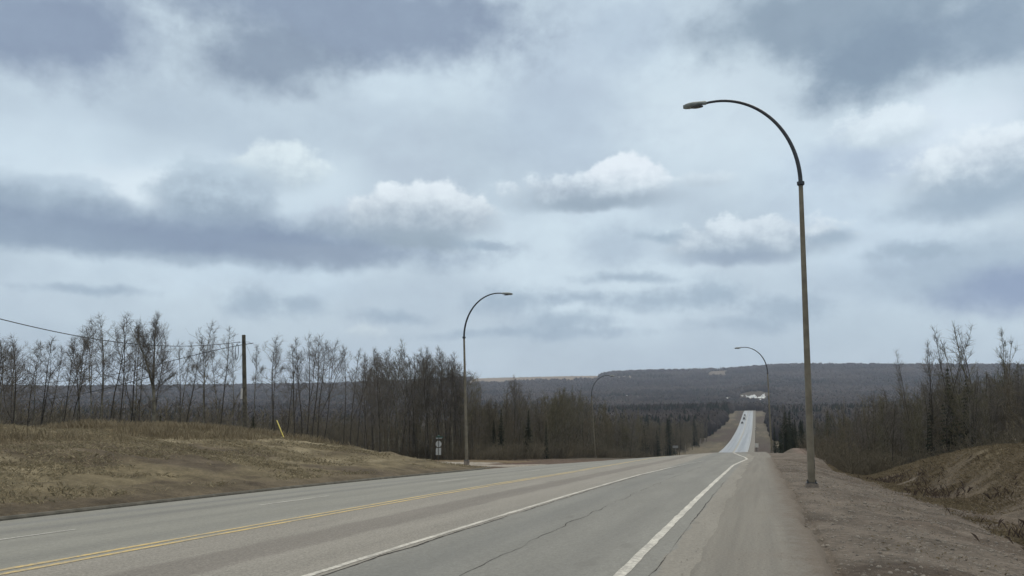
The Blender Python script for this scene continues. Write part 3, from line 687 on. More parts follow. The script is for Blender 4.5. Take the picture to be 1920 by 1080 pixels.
def aspen(seed, H=12., cs=.45, spread=1., nb=28, dens=1., tr=.10, fork=0, low=3, steep=0., wb=.14, br=1.):
    rg = np.random.RandomState(seed); T = []; B = []; heads = [((0, 0, 0), (0, 0, 1.), H, tr)]
    stems = []
    p, d = np.zeros(3), np.array([0, 0, 1.])
    pts, sg_, _ = polyl(p, d, H, tr, .012, 14, rg, .035, .03); T += sg_; stems.append(pts)
    for f in range(fork):
        i = rg.randint(4, 8); a_ = rg.rand()*6.28; pts2, sg_, _ = polyl(pts[i], (math.cos(a_)*.35, math.sin(a_)*.35, 1), (H-pts[i][2])*.92, tr*.55, .012, 10, rg, .06, .06); T += sg_; stems.append(pts2)
    for si, pts_ in enumerate(stems):
        P_ = np.array(pts_); n_ = nb if si == 0 else int(nb*.6)
        for b_ in range(n_+(low if si == 0 else 0)):
            hf = cs+(1-cs)*((b_+rg.rand())/n_) if b_ < n_ else cs*rg.uniform(.45, 1)
            hf = min(hf, .985); u_ = hf*H if si == 0 else P_[0, 2]+(P_[-1, 2]-P_[0, 2])*rg.uniform(.1, .98)
            if si: hf = u_/H
            k = np.clip(np.searchsorted(P_[:, 2], u_)-1, 0, len(P_)-2); w_ = (u_-P_[k, 2])/max(P_[k+1, 2]-P_[k, 2], 1e-6); p0 = P_[k]*(1-w_)+P_[k+1]*w_
            a_ = rg.rand()*6.283; e_ = R(rg.uniform(28, 58)+18*(hf-.6)+steep); rel = (hf-cs)/(1-cs)
            L = H*spread*(.17*math.sin(math.pi*min(1, max(.0, rel)*.8+.28))+.035)*rg.uniform(.7, 1.2) if b_ < n_ else H*.05*rg.uniform(.5, 1.5)
            bp_, bs, _ = polyl(p0, (math.cos(a_)*math.cos(e_), math.sin(a_)*math.cos(e_), math.sin(e_)), L, (.013+.011*(1-rel))*br, .005, 5, rg, wb, .07); B += bs
            for s_ in range(int((4+L*2.2)*dens)):
                j = rg.randint(1, 5); pj = bp_[j]+(bp_[j+1]-bp_[j])*rg.rand(); dv = unit(bp_[j+1]-bp_[j-1])+rg.normal(0, .55, 3)+np.array([0, 0, .25])
                l2 = L*rg.uniform(.22, .5); sp_, ss_, _ = polyl(pj, dv, l2, .0075, .0045, 3, rg, .2, .08); B += ss_
                for t_ in range(int(2.4+2.4*dens)):
                    j2 = rg.randint(0, 3); pk = sp_[j2]+(sp_[j2+1]-sp_[j2])*rg.rand(); dv2 = unit(sp_[j2+1]-sp_[j2])+rg.normal(0, .6, 3)+np.array([0, 0, .3])
                    _, s3, _ = polyl(pk, dv2, rg.uniform(.18, .55), .0055, .0035, 1, rg, 0, 0); B += s3
    return np.array(T), np.array(B)
def proto(name, T, B, mt, mb):
    V, Fq = prisms(T, 6); a_ = mesh_np('trunk', V, Fq, mt, True); V, Fq = prisms(B, 3); return a_, mesh_np('crown', V, Fq, mb)
AS = []      # tall open aspens (name, trunk mesh, crown mesh, H)
for i in range(8):
    T, B = aspen(100+i, 12., [.50, .56, .42, .6, .48, .36, .62, .52][i], [.8, .62, 1.0, .55, .75, .9, .5, .7][i], 26, .9, .078, [0, 0, 1, 0, 1, 0, 0, 0][i], 3, -9, .15)
    AS.append([proto('aspen', T, B, M[mt], M['twig']) for mt in ('bark', 'barkp')])
DN = []      # denser clump trees with crowns lower down
for i in range(6):
    T, B = aspen(200+i, 12., [.34, .28, .38, .3, .25, .4][i], [.85, 1., .8, .95, .7, .75][i], 34, 1.0, .066, [1, 2, 0, 1, 0, 1][i], 6)
    DN.append([proto('dense', T, B, M[mt], M[tw]) for mt, tw in (('bark', 'twig'), ('barkp', 'twig'), ('barkp', 'twigg'))])
TH = []      # thin upright trees, steep branches
for i in range(5):
    T, B = aspen(300+i, 12., [.25, .35, .3, .4, .2][i], .62, 30, .8, .05, [0, 1, 0, 0, 1][i], 6, 14, .06)
    TH.append([proto('thin', T, B, M[mt], M[tw]) for mt, tw in (('bark', 'twig'), ('barkp', 'twigg'), ('barkp', 'twigt'))])
big = aspen(400, 12., .40, .95, 46, 1.5, .20, 1, 8); BIG = proto('big', big[0], big[1], M['barkp'], M['twig'])

def spruce(seed, H=9., rad=1.5, lev=30):
    rg = np.random.RandomState(seed); V = []; Fc = []
    for l in range(lev):
        f = .08+.92*l/lev; z = H*f; Rr = rad*(1-f)**.85*rg.uniform(.8, 1.15)+.08
        nb = int(8+5*(1-f))
        for b_ in range(nb):
            a_ = 6.283*(b_+rg.rand())/nb; L = Rr*rg.uniform(.6, 1.2); ca, sa = math.cos(a_), math.sin(a_); ns = 4
            for s_ in range(ns):
                q0, q1 = L*s_/ns, L*(s_+1.15)/ns; w_ = (.10+.22*L*(1-s_/ns))*rg.uniform(.7, 1.3)
                zz0 = z-.22*q0+rg.uniform(-.04, .04); zz1 = z-.30*q1-.04+rg.uniform(-.05, .05); k = len(V)
                off = rg.uniform(-.1, .1)*w_
                V += [(ca*q0-sa*w_*.5, sa*q0+ca*w_*.5, zz0-.06), (ca*q0+sa*w_*.5, sa*q0-ca*w_*.5, zz0-.06), (ca*q1+off*sa, sa*q1-off*ca, zz1), (ca*(q0+q1)/2, sa*(q0+q1)/2, zz0+.07)]
                Fc += [(k, k+1, k+2), (k, k+3, k+2), (k+1, k+2, k+3)]
    V += [(.06, 0, H*.95), (-.03, .05, H*.95), (-.03, -.05, H*.95), (0, 0, H*1.04)]; k = len(V)-4; Fc += [(k, k+1, k+3), (k+1, k+2, k+3), (k+2, k, k+3)]
    cr = mesh_np('crown', V, Fc, M['spruce']); TV, TF = prisms([[0, 0, 0, 0, 0, H*.9, .11, .02]], 6)
    return mesh_np('trunk', TV, TF, M['bark'], True), cr
SP = [spruce(i, 9., [1.35, 1.7, 1.1, 1.5][i], [30, 32, 28, 34][i]) for i in range(4)]

def tree(name, pr, H, pos_, top=None, height=None, rz=0., label=None, cat='tree', group=None, wide=1.):
    r_ = bpy.data.objects.new(name, None); C.objects.link(r_); r_.location = pos_
    v = (Vector(top)-Vector(pos_)) if top is not None else Vector((0, 0, height))
    k = v.length/H; qn = Vector((0, 0, 1)).rotation_difference(v.normalized())
    r_.rotation_mode = 'QUATERNION'; r_.rotation_quaternion = qn @ Matrix.Rotation(rz, 3, 'Z').to_quaternion()
    r_.scale = (k*wide, k*wide, k)
    tag(r_, label, cat, group)
    for nm, me_ in zip(('trunk', 'crown'), pr):
        c_ = bpy.data.objects.new(nm, me_); C.objects.link(c_); c_.parent = r_
    return r_
def at_px(xb, yt, xt, d):
    a, _ = ray(xb, 805); x_, y_ = a*d, d; z_ = g1(x_, y_)-.15; at_, bt = ray(xt, yt)
    return (x_, y_, z_), (at_*d, d, bt*d)
ORD = ['', 'first', 'second', 'third', 'fourth', 'fifth', 'sixth', 'seventh', 'eighth', 'ninth', 'tenth', 'eleventh', 'twelfth', 'thirteenth', 'fourteenth', 'fifteenth', 'sixteenth', 'seventeenth', 'eighteenth', 'nineteenth', 'twentieth',
       'twenty-first', 'twenty-second', 'twenty-third', 'twenty-fourth', 'twenty-fifth', 'twenty-sixth', 'twenty-seventh', 'twenty-eighth', 'twenty-ninth', 'thirtieth', 'thirty-first', 'thirty-second', 'thirty-third', 'thirty-fourth', 'thirty-fifth', 'thirty-sixth', 'thirty-seventh', 'thirty-eighth', 'thirty-ninth', 'fortieth']
rnd = random.Random(7)
# (x at base, x at top, y of top, distance, pale bark, prototype, width)
LEFT = [(3, 4, 640, 66, 0, 2, 1), (9, 14, 652, 74, 0, 5, 1), (20, 24, 634, 68, 0, 0, 1), (33, 30, 655, 80, 0, 2, 1), (38, 43, 648, 72, 0, 4, .9), (50, 47, 655, 83, 0, 1, 1),
        (58, 61, 646, 70, 0, 5, .9), (66, 62, 650, 66, 1, 3, .9), (74, 80, 640, 67, 0, 4, 1), (91, 96, 655, 74, 0, 6, .9), (100, 104, 655, 76, 1, 1, .9), (107, 123, 640, 66, 0, 6, .9),
        (130, 139, 634, 69, 0, 7, .9), (141, 143, 628, 67, 0, 1, 1), (155, 165, 640, 71, 0, 3, .9), (181, 177, 608, 64, 1, 2, .85), (185, 188, 595, 65, 1, 0, .95), (194, 196, 628, 72, 0, 3, .8),
        (205, 222, 593, 66, 0, 7, 1.05), (222, 226, 672, 76, 0, 6, .7), (228, 244, 602, 67, 0, 3, .85), (237, 248, 625, 70, 0, 6, .9), (250, 262, 616, 71, 0, 4, .8), (263, 275, 636, 72, 0, 1, .8),
        (275, 285, 640, 69, 0, 6, .8), (323, 338, 648, 66, 0, 6, .8), (346, 348, 642, 74, 0, 1, .8), (350, 361, 634, 70, 0, 3, 1.), (388, 393, 610, 68, 0, 0, .95), (397, 398, 645, 76, 0, 6, .8),
        (414, 431, 620, 66, 0, 7, .9), (419, 423, 650, 74, 0, 1, .8), (449, 446, 648, 74, 1, 6, .7)]
descr = ['slim', 'dark-stemmed', 'open-crowned', 'straight', 'slightly leaning']
nL = len(LEFT)
for i, (xb, xt, yt, d, pale, pi, wd) in enumerate(LEFT):
    p0, p1 = at_px(xb, yt-4, xt, d); kth = nL-i; big_between = 1 if xb < 292 else 0
    ds = 'pale-stemmed' if pale else ('short' if yt > 665 else ('leaning' if abs(xt-xb) > 11 else ('tall' if yt < 615 else 'slim dark')))
    tree('bare_aspen', AS[pi][1 if i % 3 == 1 else pale], 12., p0, p1, rz=rnd.random()*6.28, wide=wd*1.12, label=f'{ds} bare aspen behind the bank, {ORD[kth+big_between]} trunk left of the utility pole', group='bare aspens standing behind the left grass bank')
p0, p1 = at_px(291, 594, 301, 63); tree('bare_poplar', BIG, 12., p0, p1, rz=1., wide=1., label='biggest bare tree left of the utility pole, thick pale trunk and full round crown', group='bare aspens standing behind the left grass bank')
MID = [(470, 468, 655, 72, 1, 6, .8), (505, 503, 655, 70, 0, 6, .9), (522, 512, 636, 66, 0, 0, 1.15), (535, 543, 668, 72, 0, 5, .9), (557, 556, 650, 70, 0, 4, .9), (566, 567, 640, 73, 0, 3, .9), (578, 577, 634, 71, 0, 2, .8), (582, 594, 632, 68, 0, 0, .95),
       (594, 609, 644, 69, 0, 4, .9), (602, 628, 645, 71, 0, 2, .8), (643, 648, 652, 76, 0, 0, .8), (655, 668, 658, 74, 0, 4, .75), (672, 680, 668, 78, 0, 7, .8)]
for i, (xb, xt, yt, d, pale, pi, wd) in enumerate(MID):
    p0, p1 = at_px(xb, yt-3, xt, d)
    tree('bare_aspen', AS[pi][pale], 12., p0, p1, rz=rnd.random()*6.28, wide=wd*1.12, label=f'bare aspen against the hill, {ORD[i+1]} trunk right of the utility pole', group='bare aspens right of the utility pole')
# dense clump before the left lamp
CL = []
rgc = np.random.RandomState(11)
for i in range(38):
    xb = 684+190*(i+.5)/38+rgc.uniform(-4, 4); tp = np.interp(xb, [684, 700, 735, 760, 800, 830, 850, 875], [690, 664, 645, 643, 652, 656, 668, 700])+abs(rgc.normal(0, 22))-2
    CL.append((xb, xb+rgc.uniform(-6, 6), tp, 92+rgc.uniform(0, 22)))
for i, (xb, xt, yt, d) in enumerate(CL):
    p0, p1 = at_px(xb, yt-2, xt, d); pr = DN[rgc.randint(6)][[0, 0, 0, 1, 2][rgc.randint(5)]] if i % 5 < 3 else AS[rgc.randint(8)][i % 2]
    tree('bare_tree', pr, 12., p0, p1, rz=rnd.random()*6.28, wide=1.05, label='dark many-branched bare tree in the dense clump left of the junction lamp', group='dense clump of bare trees left of the junction lamp')
# left roadside wood, receding with the highway
rgw = np.random.RandomState(5); cnt = 0
def topline(px): return np.interp(px, [860, 900, 960, 1010, 1040, 1060, 1100, 1140, 1180, 1250, 1350], [738, 750, 752, 752, 736, 730, 742, 762, 768, 768, 768])
for i in range(150):
    px = 862+rgw.rand()**.95*330; d = 96+rgw.rand()*60+max(0, px-1000)*.35
    a, _ = ray(px, 850); s_, t_ = st(a*d, d)
    if KL(s_)-t_ < 9: continue
    yt = topline(px)+rgw.uniform(-4, 30); p0, p1 = at_px(px, yt, px+rgw.uniform(-4, 4), d)
    if p1[2]-p0[2] < 3: continue
    r3 = rgw.randint(4); pr = (TH[rgw.randint(5)][[0, 1, 1, 2][r3]] if rgw.rand() < .7 else DN[rgw.randint(6)][[0, 1, 2, 2][r3]])
    zone = 'between the two left street lamps' if px < 1112 else 'beyond the second left street lamp'
    tree('roadside_tree', pr, 12., p0, p1, rz=rnd.random()*6.28, wide=1.25, label=f'thin bare tree in the dense roadside wood {zone}', group=f'bare trees of the wood {zone}'); cnt += 1
for xb, yt, d, lb in [(963, 706, 100, 'tallest thin bare tree rising out of the wood right of the junction lamp'), (972, 722, 104, 'second tall bare tree beside the tallest one right of the junction lamp'), (887, 722, 96, 'bare tree just right of the junction lamp pole'),
                  (1048, 728, 112, 'tall olive bare tree at the left of the raised group before the far left lamp'), (1062, 727, 115, 'tall olive bare tree in the middle of the raised group before the far left lamp'), (1082, 734, 112, 'olive bare tree at the right of the raised group before the far left lamp')]:
    p0, p1 = at_px(xb, yt, xb+2, d); tree('bare_tree', DN[rnd.randrange(6)][2 if xb > 1000 else 0], 12., p0, p1, rz=rnd.random()*6.28, wide=.85, label=lb, group='tall trees of the left wood')
# spruces
SPR = [(940, 766, 95, 'dark narrow spruce right of the junction lamp, first of three', .8), (991, 768, 97, 'dark narrow spruce in the left wood, second of three', .7), (1024, 788, 98, 'dark narrow spruce in the left wood, third of three', .6), (926, 786, 97, 'small dark spruce close beside the first narrow spruce', .7),
       (1776, 686, 66, 'tall dark spruce standing left in the right-hand wood', .75), (1812, 700, 64, 'dark spruce right of the taller one in the right-hand wood', .7), (1743, 733, 70, 'lower dark spruce left of the tall one in the right-hand wood', .8), (1830, 742, 66, 'low dark spruce at the right of the pair in the right-hand wood', .9),
       (475, 781, 63, 'small dark spruce on the bank just right of the utility pole', .9), (301, 778, 62, 'little dark spruce beside the thick pale trunk on the bank', .55)]
for i, (px, yt, d, lb, wd) in enumerate(SPR):
    p0, p1 = at_px(px, yt, px, d); tree('spruce', SP[i % 4], 9., p0, p1, rz=rnd.random()*6, wide=wd*(1 if d > 63.5 else 1.9), label=lb)
rgs = np.random.RandomState(21)
for i in range(60):                                   # left side, both sides of the dip
    d = 150+rgs.rand()*270; s_ = d*1.0; t_ = -10-16-rgs.rand()*45-(18 if d < 200 else 0); x_, y_ = xy(s_, t_)
    px, py = 960+F*x_/(y_*math.cos(P)), 0
    h_ = rgs.uniform(9, 15)
    tree('roadside_spruce', SP[rgs.randint(4)], 9., (x_, y_, g1(x_, y_)-.2), height=h_, rz=rnd.random()*6, wide=.95, label='dark spruce in the wood left of the far highway', group='spruces left of the far highway')
for i in range(45):
    d = 140+rgs.rand()*300; t_ = 18+rgs.rand()*60+max(0, 170-d)*.3; x_, y_ = xy(d, t_); h_ = rgs.uniform(8, 13)
    tree('roadside_spruce', SP[rgs.randint(4)], 9., (x_, y_, g1(x_, y_)-.2), height=h_, rz=rnd.random()*6, wide=.95, label='dark spruce in the wood right of the far highway', group='spruces right of the far highway')
# right-hand stand
RT_ = [(1716, 1709, 660, 66, 'thin bare tree, leftmost of those rising above the right-hand ridge'), (1741, 1736, 640, 64, 'thin bare tree right of the leftmost on the right-hand ridge'), (1770, 1762, 617, 62, 'tall thin bare tree, left of the group of three above the spruces'), (1786, 1776, 615, 63, 'tall thin bare tree, middle of the group of three above the spruces'),
       (1806, 1795, 616, 60, 'tall pale-trunked bare tree, right of the group of three above the spruces'), (1850, 1840, 618, 62, 'bare tree with a narrow crown between the group of three and the right edge'), (1884, 1875, 618, 60, 'bare tree with upright branches second from the right edge'), (1930, 1911, 588, 56, 'tallest bare tree at the right edge of the photo')]
for i, (xb, xt, yt, d, lb) in enumerate(RT_):
    p0, p1 = at_px(xb, yt, xt, d); tree('bare_tree', TH[i % 5][1 if i in (4, 6) else 0], 12., p0, p1, rz=i*1.3, wide=1.05 if i != 4 else 1.5, label=lb, group='tall bare trees on the right')
for i in range(15):
    px = 1452+rgs.rand()*110; d = 135+rgs.rand()*60; a, _ = ray(px, 850); p0 = (a*d, d, g1(a*d, d)-.2); b1 = ray(px, 772+rgs.uniform(-14, 22))[1]*d
    tree('roadside_spruce', SP[rgs.randint(4)], 9., p0, top=(a*d, d, max(b1, p0[2]+4)), rz=rnd.random()*6, wide=.95, label='dark spruce behind the red-brown clearing right of the small far lamp', group='spruces behind the clearing')
rgr = np.random.RandomState(9)
for i in range(200):
    px = 1535+rgr.rand()*400; d = (52+rgr.rand()*48)+max(0, 1700-px)*.25
    yt = np.interp(px, [1535, 1580, 1640, 1700, 1750, 1800, 1920], [782, 765, 752, 735, 715, 705, 690])+rgr.uniform(-8, 50)
    p0, p1 = at_px(px, yt, px-rgr.uniform(0, 8), d)
    s_, t_ = st(p0[0], p0[1])
    if t_ < 12.5 and s_ < 64 or t_ < 8 or p1[2]-p0[2] < 2: continue
    r3 = rgr.randint(4); pr = TH[rgr.randint(5)][[0, 1, 2, 1][r3]] if rgr.rand() < .65 else DN[rgr.randint(6)][[0, 1, 2, 0][r3]]
    zone = 'low olive edge of the right-hand wood near the lamp' if px < 1700 else 'taller wood behind the right-hand mound'
    tree('right_wood_tree', pr, 12., p0, p1, rz=rnd.random()*6.28, wide=1.3, label=f'thin bare tree in the {zone}', group=f'bare trees of the {zone}')
a, b = ray(1469, 838); xx, yy = a*112, 112.; tree('bare_tree', DN[2][0], 12., (xx, yy, g1(xx, yy)), height=7., wide=.8, label='lone small bare tree in the red-brown clearing right of the small far lamp')

# ---------------------------------------------------------------- woods nobody could count (merged)
def merged(name, protos, P_, Hs, Rz, mt, label=None, wide=1., cat=None):
    Vs, Fs, off = [], [], 0; rg = np.random.RandomState(1); pick = rg.randint(0, len(protos), len(P_))
    for k, (V, Fq, H) in enumerate(protos):
        ix = np.where(pick == k)[0]
        if not len(ix): continue
        c_, s_ = np.cos(Rz[ix])[:, None], np.sin(Rz[ix])[:, None]; sc_ = (Hs[ix]/H)[:, None]
        x_ = (V[:, 0]*c_-V[:, 1]*s_)*sc_*wide+P_[ix, 0:1]; y_ = (V[:, 0]*s_+V[:, 1]*c_)*sc_*wide+P_[ix, 1:2]; z_ = V[:, 2]*sc_+P_[ix, 2:3]
        Vs.append(np.stack([x_, y_, z_], -1).reshape(-1, 3)); Fs.append((Fq[None]+np.arange(len(ix))[:, None, None]*len(V)+off).reshape(-1, Fq.shape[1])); off += len(ix)*len(V)
    me = mesh_np(name, np.concatenate(Vs), np.concatenate(Fs), mt); return tag(link(name, me), label, cat, kind='stuff')
def simple_tree(seed, H=10., nb=24, tr=.07, spread=.14, cs=.25, twig=.02):
    rg = np.random.RandomState(seed); S = []
    pts, sg_, _ = polyl((0, 0, 0), (0, 0, 1), H, tr, .02, 5, rg, .04, .03); S += sg_
    for i in range(nb):
        f = cs+(1-cs)*(i+rg.rand())/nb; k = min(int(f*5), 4); p0 = pts[k]+(pts[k+1]-pts[k])*(f*5-k); a_ = rg.rand()*6.28; e_ = R(rg.uniform(35, 65)); L = H*spread*rg.uniform(.6, 1.2)
        q_, s1, _ = polyl(p0, (math.cos(a_)*math.cos(e_), math.sin(a_)*math.cos(e_), math.sin(e_)), L, twig, twig*.4, 2, rg, .15, .1); S += s1
        for j in range(4):
            _, s2, _ = polyl(q_[rg.randint(0, 2)], (rg.normal(), rg.normal(), 1.), L*.5, twig*.5, twig*.3, 1, rg); S += s2
    V, Fq = prisms(S, 3); return V, Fq, H
ST = [simple_tree(i) for i in range(6)]
def scatter(n_, smin, smax, t0, t1, rg):
    s_ = smin+(smax-smin)*rg.rand(n_); t_ = t0+(t1-t0)*rg.rand(n_); x_, y_ = xy(s_, t_); return s_, t_, x_, y_
rg = np.random.RandomState(33)
# left wood filler
s_, t_, x_, y_ = scatter(5200, 70, 460, -130, -26, rg)
ok = (s_ > side_s(t_)+24)*(KL(s_)-t_ > 11+2*rg.rand(len(s_)))+0; ok = (ok > 0)*((s_ < 110)+(KL(s_)-t_ > 10)+0 > 0)
s_, t_, x_, y_ = [v[ok] for v in (s_, t_, x_, y_)]
hh = rg.uniform(5.5, 9.5, len(s_))*np.where(s_ > 180, 1.2, 1.)
merged('left_wood', ST, np.stack([x_, y_, G(x_, y_)-.2], 1), hh, rg.rand(len(s_))*6.28, M['brush'], 'dense bare wood along the left of the highway', 1.2, 'wood')
s_, t_, x_, y_ = scatter(4000, 60, 480, 8.5, 120, rg)
ok = ((s_ < 90)+(s_ > 135)+(t_ > 12) > 0)*(((s_ > 66)*(t_ > 8.5)+(t_ > 14.5)) > 0)*((s_ < 150)+(t_ > 16) > 0)
s_, t_, x_, y_ = [v[ok] for v in (s_, t_, x_, y_)]; hh = rg.uniform(5., 8.5, len(s_))
merged('right_wood', ST, np.stack([x_, y_, G(x_, y_)-.2], 1), hh, rg.rand(len(s_))*6.28, M['brush'], 'dense bare wood on the right beyond the ditch', 1.2, 'wood')
def lite(seed, H=10.):
    rg = np.random.RandomState(seed); S = []; pts, sg_, _ = polyl((0, 0, 0), (0, 0, 1), H, .09, .03, 3, rg, .04, .03); S += sg_
    for i in range(34):
        f = .2+.8*(i+rg.rand())/34; k = min(int(f*3), 2); p0 = pts[k]+(pts[k+1]-pts[k])*(f*3-k); a_ = rg.rand()*6.28; e_ = R(rg.uniform(38, 70)); L = H*rg.uniform(.07, .17)
        _, s1, _ = polyl(p0, (math.cos(a_)*math.cos(e_), math.sin(a_)*math.cos(e_), math.sin(e_)), L, .045, .02, 1, rg); S += s1
    V, Fq = prisms(S, 3); return V, Fq, H
LT = [lite(i) for i in range(6)]
n_ = 15000; a_ = np.radians(rg.uniform(-37, 38, n_)); r_ = 115+(620-115)*rg.rand(n_)**.75; x_, y_ = r_*np.sin(a_), r_*np.cos(a_); s_, t_ = st(x_, y_)
ok = (((t_ < -75)+(t_ > 70)) > 0)+(s_ > 420)*(np.abs(t_+11.5) > 20) > 0; x_, y_ = x_[ok], y_[ok]
merged('slope_wood', LT, np.stack([x_, y_, G(x_, y_)-.2], 1), rg.uniform(6, 11, len(x_)), rg.rand(len(x_))*6.28, M['brush'], 'bare wood on the slopes below the road', 1.3, 'wood')
# undergrowth: thickets of stems behind the bank, at the wood edges
def bush(seed):
    rg = np.random.RandomState(seed); S = []
    for i in range(26):
        a_ = rg.rand()*6.28; q_, s1, _ = polyl((rg.normal()*.5, rg.normal()*.5, 0), (math.cos(a_)*.4, math.sin(a_)*.4, 1), rg.uniform(1., 2.4), .014, .006, 3, rg, .15); S += s1
        for j in range(3): _, s2, _ = polyl(q_[rg.randint(1, 4)], (rg.normal(), rg.normal(), .8), .5, .008, .004, 1, rg); S += s2
    V, Fq = prisms(S, 3); return V, Fq, 2.
BU = [bush(i) for i in range(5)]
n_ = 3000; a_ = np.radians(rg.uniform(-36, -3, n_)); r_ = 62+rg.rand(n_)**.8*75; x_, y_ = r_*np.sin(a_), r_*np.cos(a_); s_, t_ = st(x_, y_)
ok = (KL(s_)-t_ > 26)*((s_ > side_s(t_)+22)+(s_ < side_s(t_)-3)*(t_ < -42) > 0); x_, y_ = x_[ok], y_[ok]
merged('undergrowth', BU, np.stack([x_, y_, G(x_, y_)-.1], 1), rg.uniform(.9, 2.1, len(x_)), rg.rand(len(x_))*6.28, M['brush'], 'brown undergrowth between the left trunks', 1.6, 'undergrowth')
n_ = 1500; s_, t_, x_, y_ = scatter(n_, 66, 200, -48, -23, rg); ok = (s_ > side_s(t_)+22)*(KL(s_)-t_ > 9.5); x_, y_ = x_[ok], y_[ok]
x2_, y2_ = xy(rg.uniform(28, 110, n_), rg.uniform(12.5, 40, n_)); x3_, y3_ = xy(rg.uniform(64, 150, n_), 7.5+30*rg.rand(n_)**1.6); x_ = np.concatenate([x_, x2_, x3_]); y_ = np.concatenate([y_, y2_, y3_])
merged('undergrowth', BU, np.stack([x_, y_, G(x_, y_)-.1], 1), rg.uniform(1., 2.4, len(x_)), rg.rand(len(x_))*6.28, M['brush'], 'brown thicket at the foot of the roadside woods', 1.5, 'undergrowth')

# valley and hillside woods
def lump(seed):
    rg = np.random.RandomState(seed); k = 7; V = []
    for z_, r_ in ((0, .28), (.35, .42), (.72, .36), (1., .08)):
        for j in range(k): q_ = 6.283*(j+.3*rg.rand())/k; rr_ = r_*rg.uniform(.65, 1.3); V.append((rr_*math.cos(q_), rr_*math.sin(q_), z_*rg.uniform(.82, 1.12)))
    return np.array(V), np.array([(a*k+i, a*k+(i+1) % k, a*k+k+(i+1) % k, a*k+k+i) for a in range(3) for i in range(k)]), 1.
def cone(seed):
    rg = np.random.RandomState(seed); k = 5; V = []
    for z_, r_ in ((.02, .17), (.5, .10), (.48, .13), (1.02, .005)):
        for j in range(k): q_ = 6.283*(j+.4*rg.rand())/k; rr_ = r_*rg.uniform(.6, 1.3); V.append((rr_*math.cos(q_), rr_*math.sin(q_), z_))
    return np.array(V), np.array([(a*k+i, a*k+(i+1) % k, a*k+k+(i+1) % k, a*k+k+i) for a in (0, 2) for i in range(k)]), 1.
LU = [lump(i) for i in range(6)]; CO = [cone(i) for i in range(4)]
SNOW = [(1363, 747.5, 3., 1.2), (1190, 743.5, 7., 1.5), (1204, 745.5, 3., 1.), (1176, 743, 4., 1.), (1320, 745.5, 6., 1.2), (1331, 742, 2., .8), (1372, 752, 2., .8), (1392, 743, 3., .9)]
POLY = [(1398, 741), (1402, 745), (1409, 742.5), (1415, 742), (1420, 746), (1426, 745), (1429, 741), (1434, 739.5), (1435, 747), (1431, 751), (1427, 752), (1423, 757), (1418, 752), (1411, 748), (1405, 747.5), (1400, 746)]
def in_poly(x, y):
    c_ = False
    for i in range(len(POLY)):
        (xa, ya), (xb, yb) = POLY[i], POLY[i-1]
        if (ya > y) != (yb > y) and x < (xb-xa)*(y-ya)/(yb-ya)+xa: c_ = not c_
    return c_
def snow_cells():
    c_ = []
    def cells(x0, x1, y0, y1, st_, test):
        for i in range(int((x1-x0)/st_)+1):
            for j in range(int((y1-y0)/st_)+1):
                x_, y_ = x0+i*st_, y0+j*st_
                if test(x_+.5*st_+1.2*float(vn(np.array([x_*.8]), np.array([y_*.8]), 3)[0]), y_+.5*st_+1.6*float(vn(np.array([x_*.8]), np.array([y_*.8]), 8)[0])): c_.append((x_, y_, st_))
    cells(1394, 1439, 736, 760, .6, in_poly)
    for sx, sy, rx_, ry_ in SNOW: cells(sx-rx_-1, sx+rx_+1, sy-ry_-1, sy+ry_+1, .5, lambda a_, b_: ((a_-sx)/rx_)**2+((b_-sy)/ry_)**2 < .8)
    return c_
SNC = snow_cells()
SN = []
for px, py, w_, clr in [(1402, 744, 4, 110), (1410, 745, 5, 110), (1418, 748, 5, 110), (1426, 749, 5, 110), (1433, 746, 4, 110)]+[(a_, b_, c_, 60) for a_, b_, c_, d_ in SNOW]:
    A, rr_ = far_hit(px, py); SN.append((rr_*math.sin(A), rr_*math.cos(A), w_*rr_/1450, A, clr))
def place(n_, r0, r1, a0, a1, rg, extra=None):
    a_ = np.radians(rg.uniform(a0, a1, n_)); r_ = np.sqrt(r0*r0+(r1*r1-r0*r0)*rg.rand(n_)); x_, y_ = r_*np.sin(a_), r_*np.cos(a_); s_, t_ = st(x_, y_)
    fm = np.zeros(n_)
    for f in FIELDS: fm = np.maximum(fm, f(a_+.007*fbm(x_, y_, 1/110., 4, 3), r_+80*fbm(x_, y_, 1/200., 3, 8)))
    ok = (fm < .3)*((np.abs(t_+11.5) > 20)+(s_ > 1020) > 0)
    for sx, sy, sr, A, q_ in SN:
        du = (x_-sx)*math.sin(A)+(y_-sy)*math.cos(A); dv = (x_-sx)*math.cos(A)-(y_-sy)*math.sin(A)
        ok = ok*~((np.abs(dv) < sr+6)*(du > -q_-40)*(du < q_*.4))
    return a_[ok], r_[ok], x_[ok], y_[ok]
a_, r_, x_, y_ = place(52000, 1050, 3750, -38, 40, rg)
cl = fbm(x_, y_, 1/260., 4, 44); cl2 = fbm(x_, y_, 1/90., 3, 45)
sp = cl+.5*cl2+rg.normal(0, .12, len(x_)) > .30
Zf = G(x_, y_)
merged('hillside_wood', LU, np.stack([x_, y_, Zf-1], 1)[~sp], rg.uniform(8, 15, (~sp).sum()), rg.rand((~sp).sum())*6.28, M['farbare'], 'bare wood covering the far valley hillside', 1.35, 'wood')
merged('hillside_spruces', CO, np.stack([x_, y_, Zf-1], 1)[sp], rg.uniform(9, 17, sp.sum()), rg.rand(sp.sum())*6.28, M['farspruce'], 'dark spruce patches on the far valley hillside', 1.5, 'wood')
a_, r_, x_, y_ = place(16000, 480, 1080, -38, 40, rg)
sp = fbm(x_, y_, 1/120., 3, 46)+rg.normal(0, .25, len(x_)) > .24+.2*(x_ < 0); Zf = G(x_, y_)
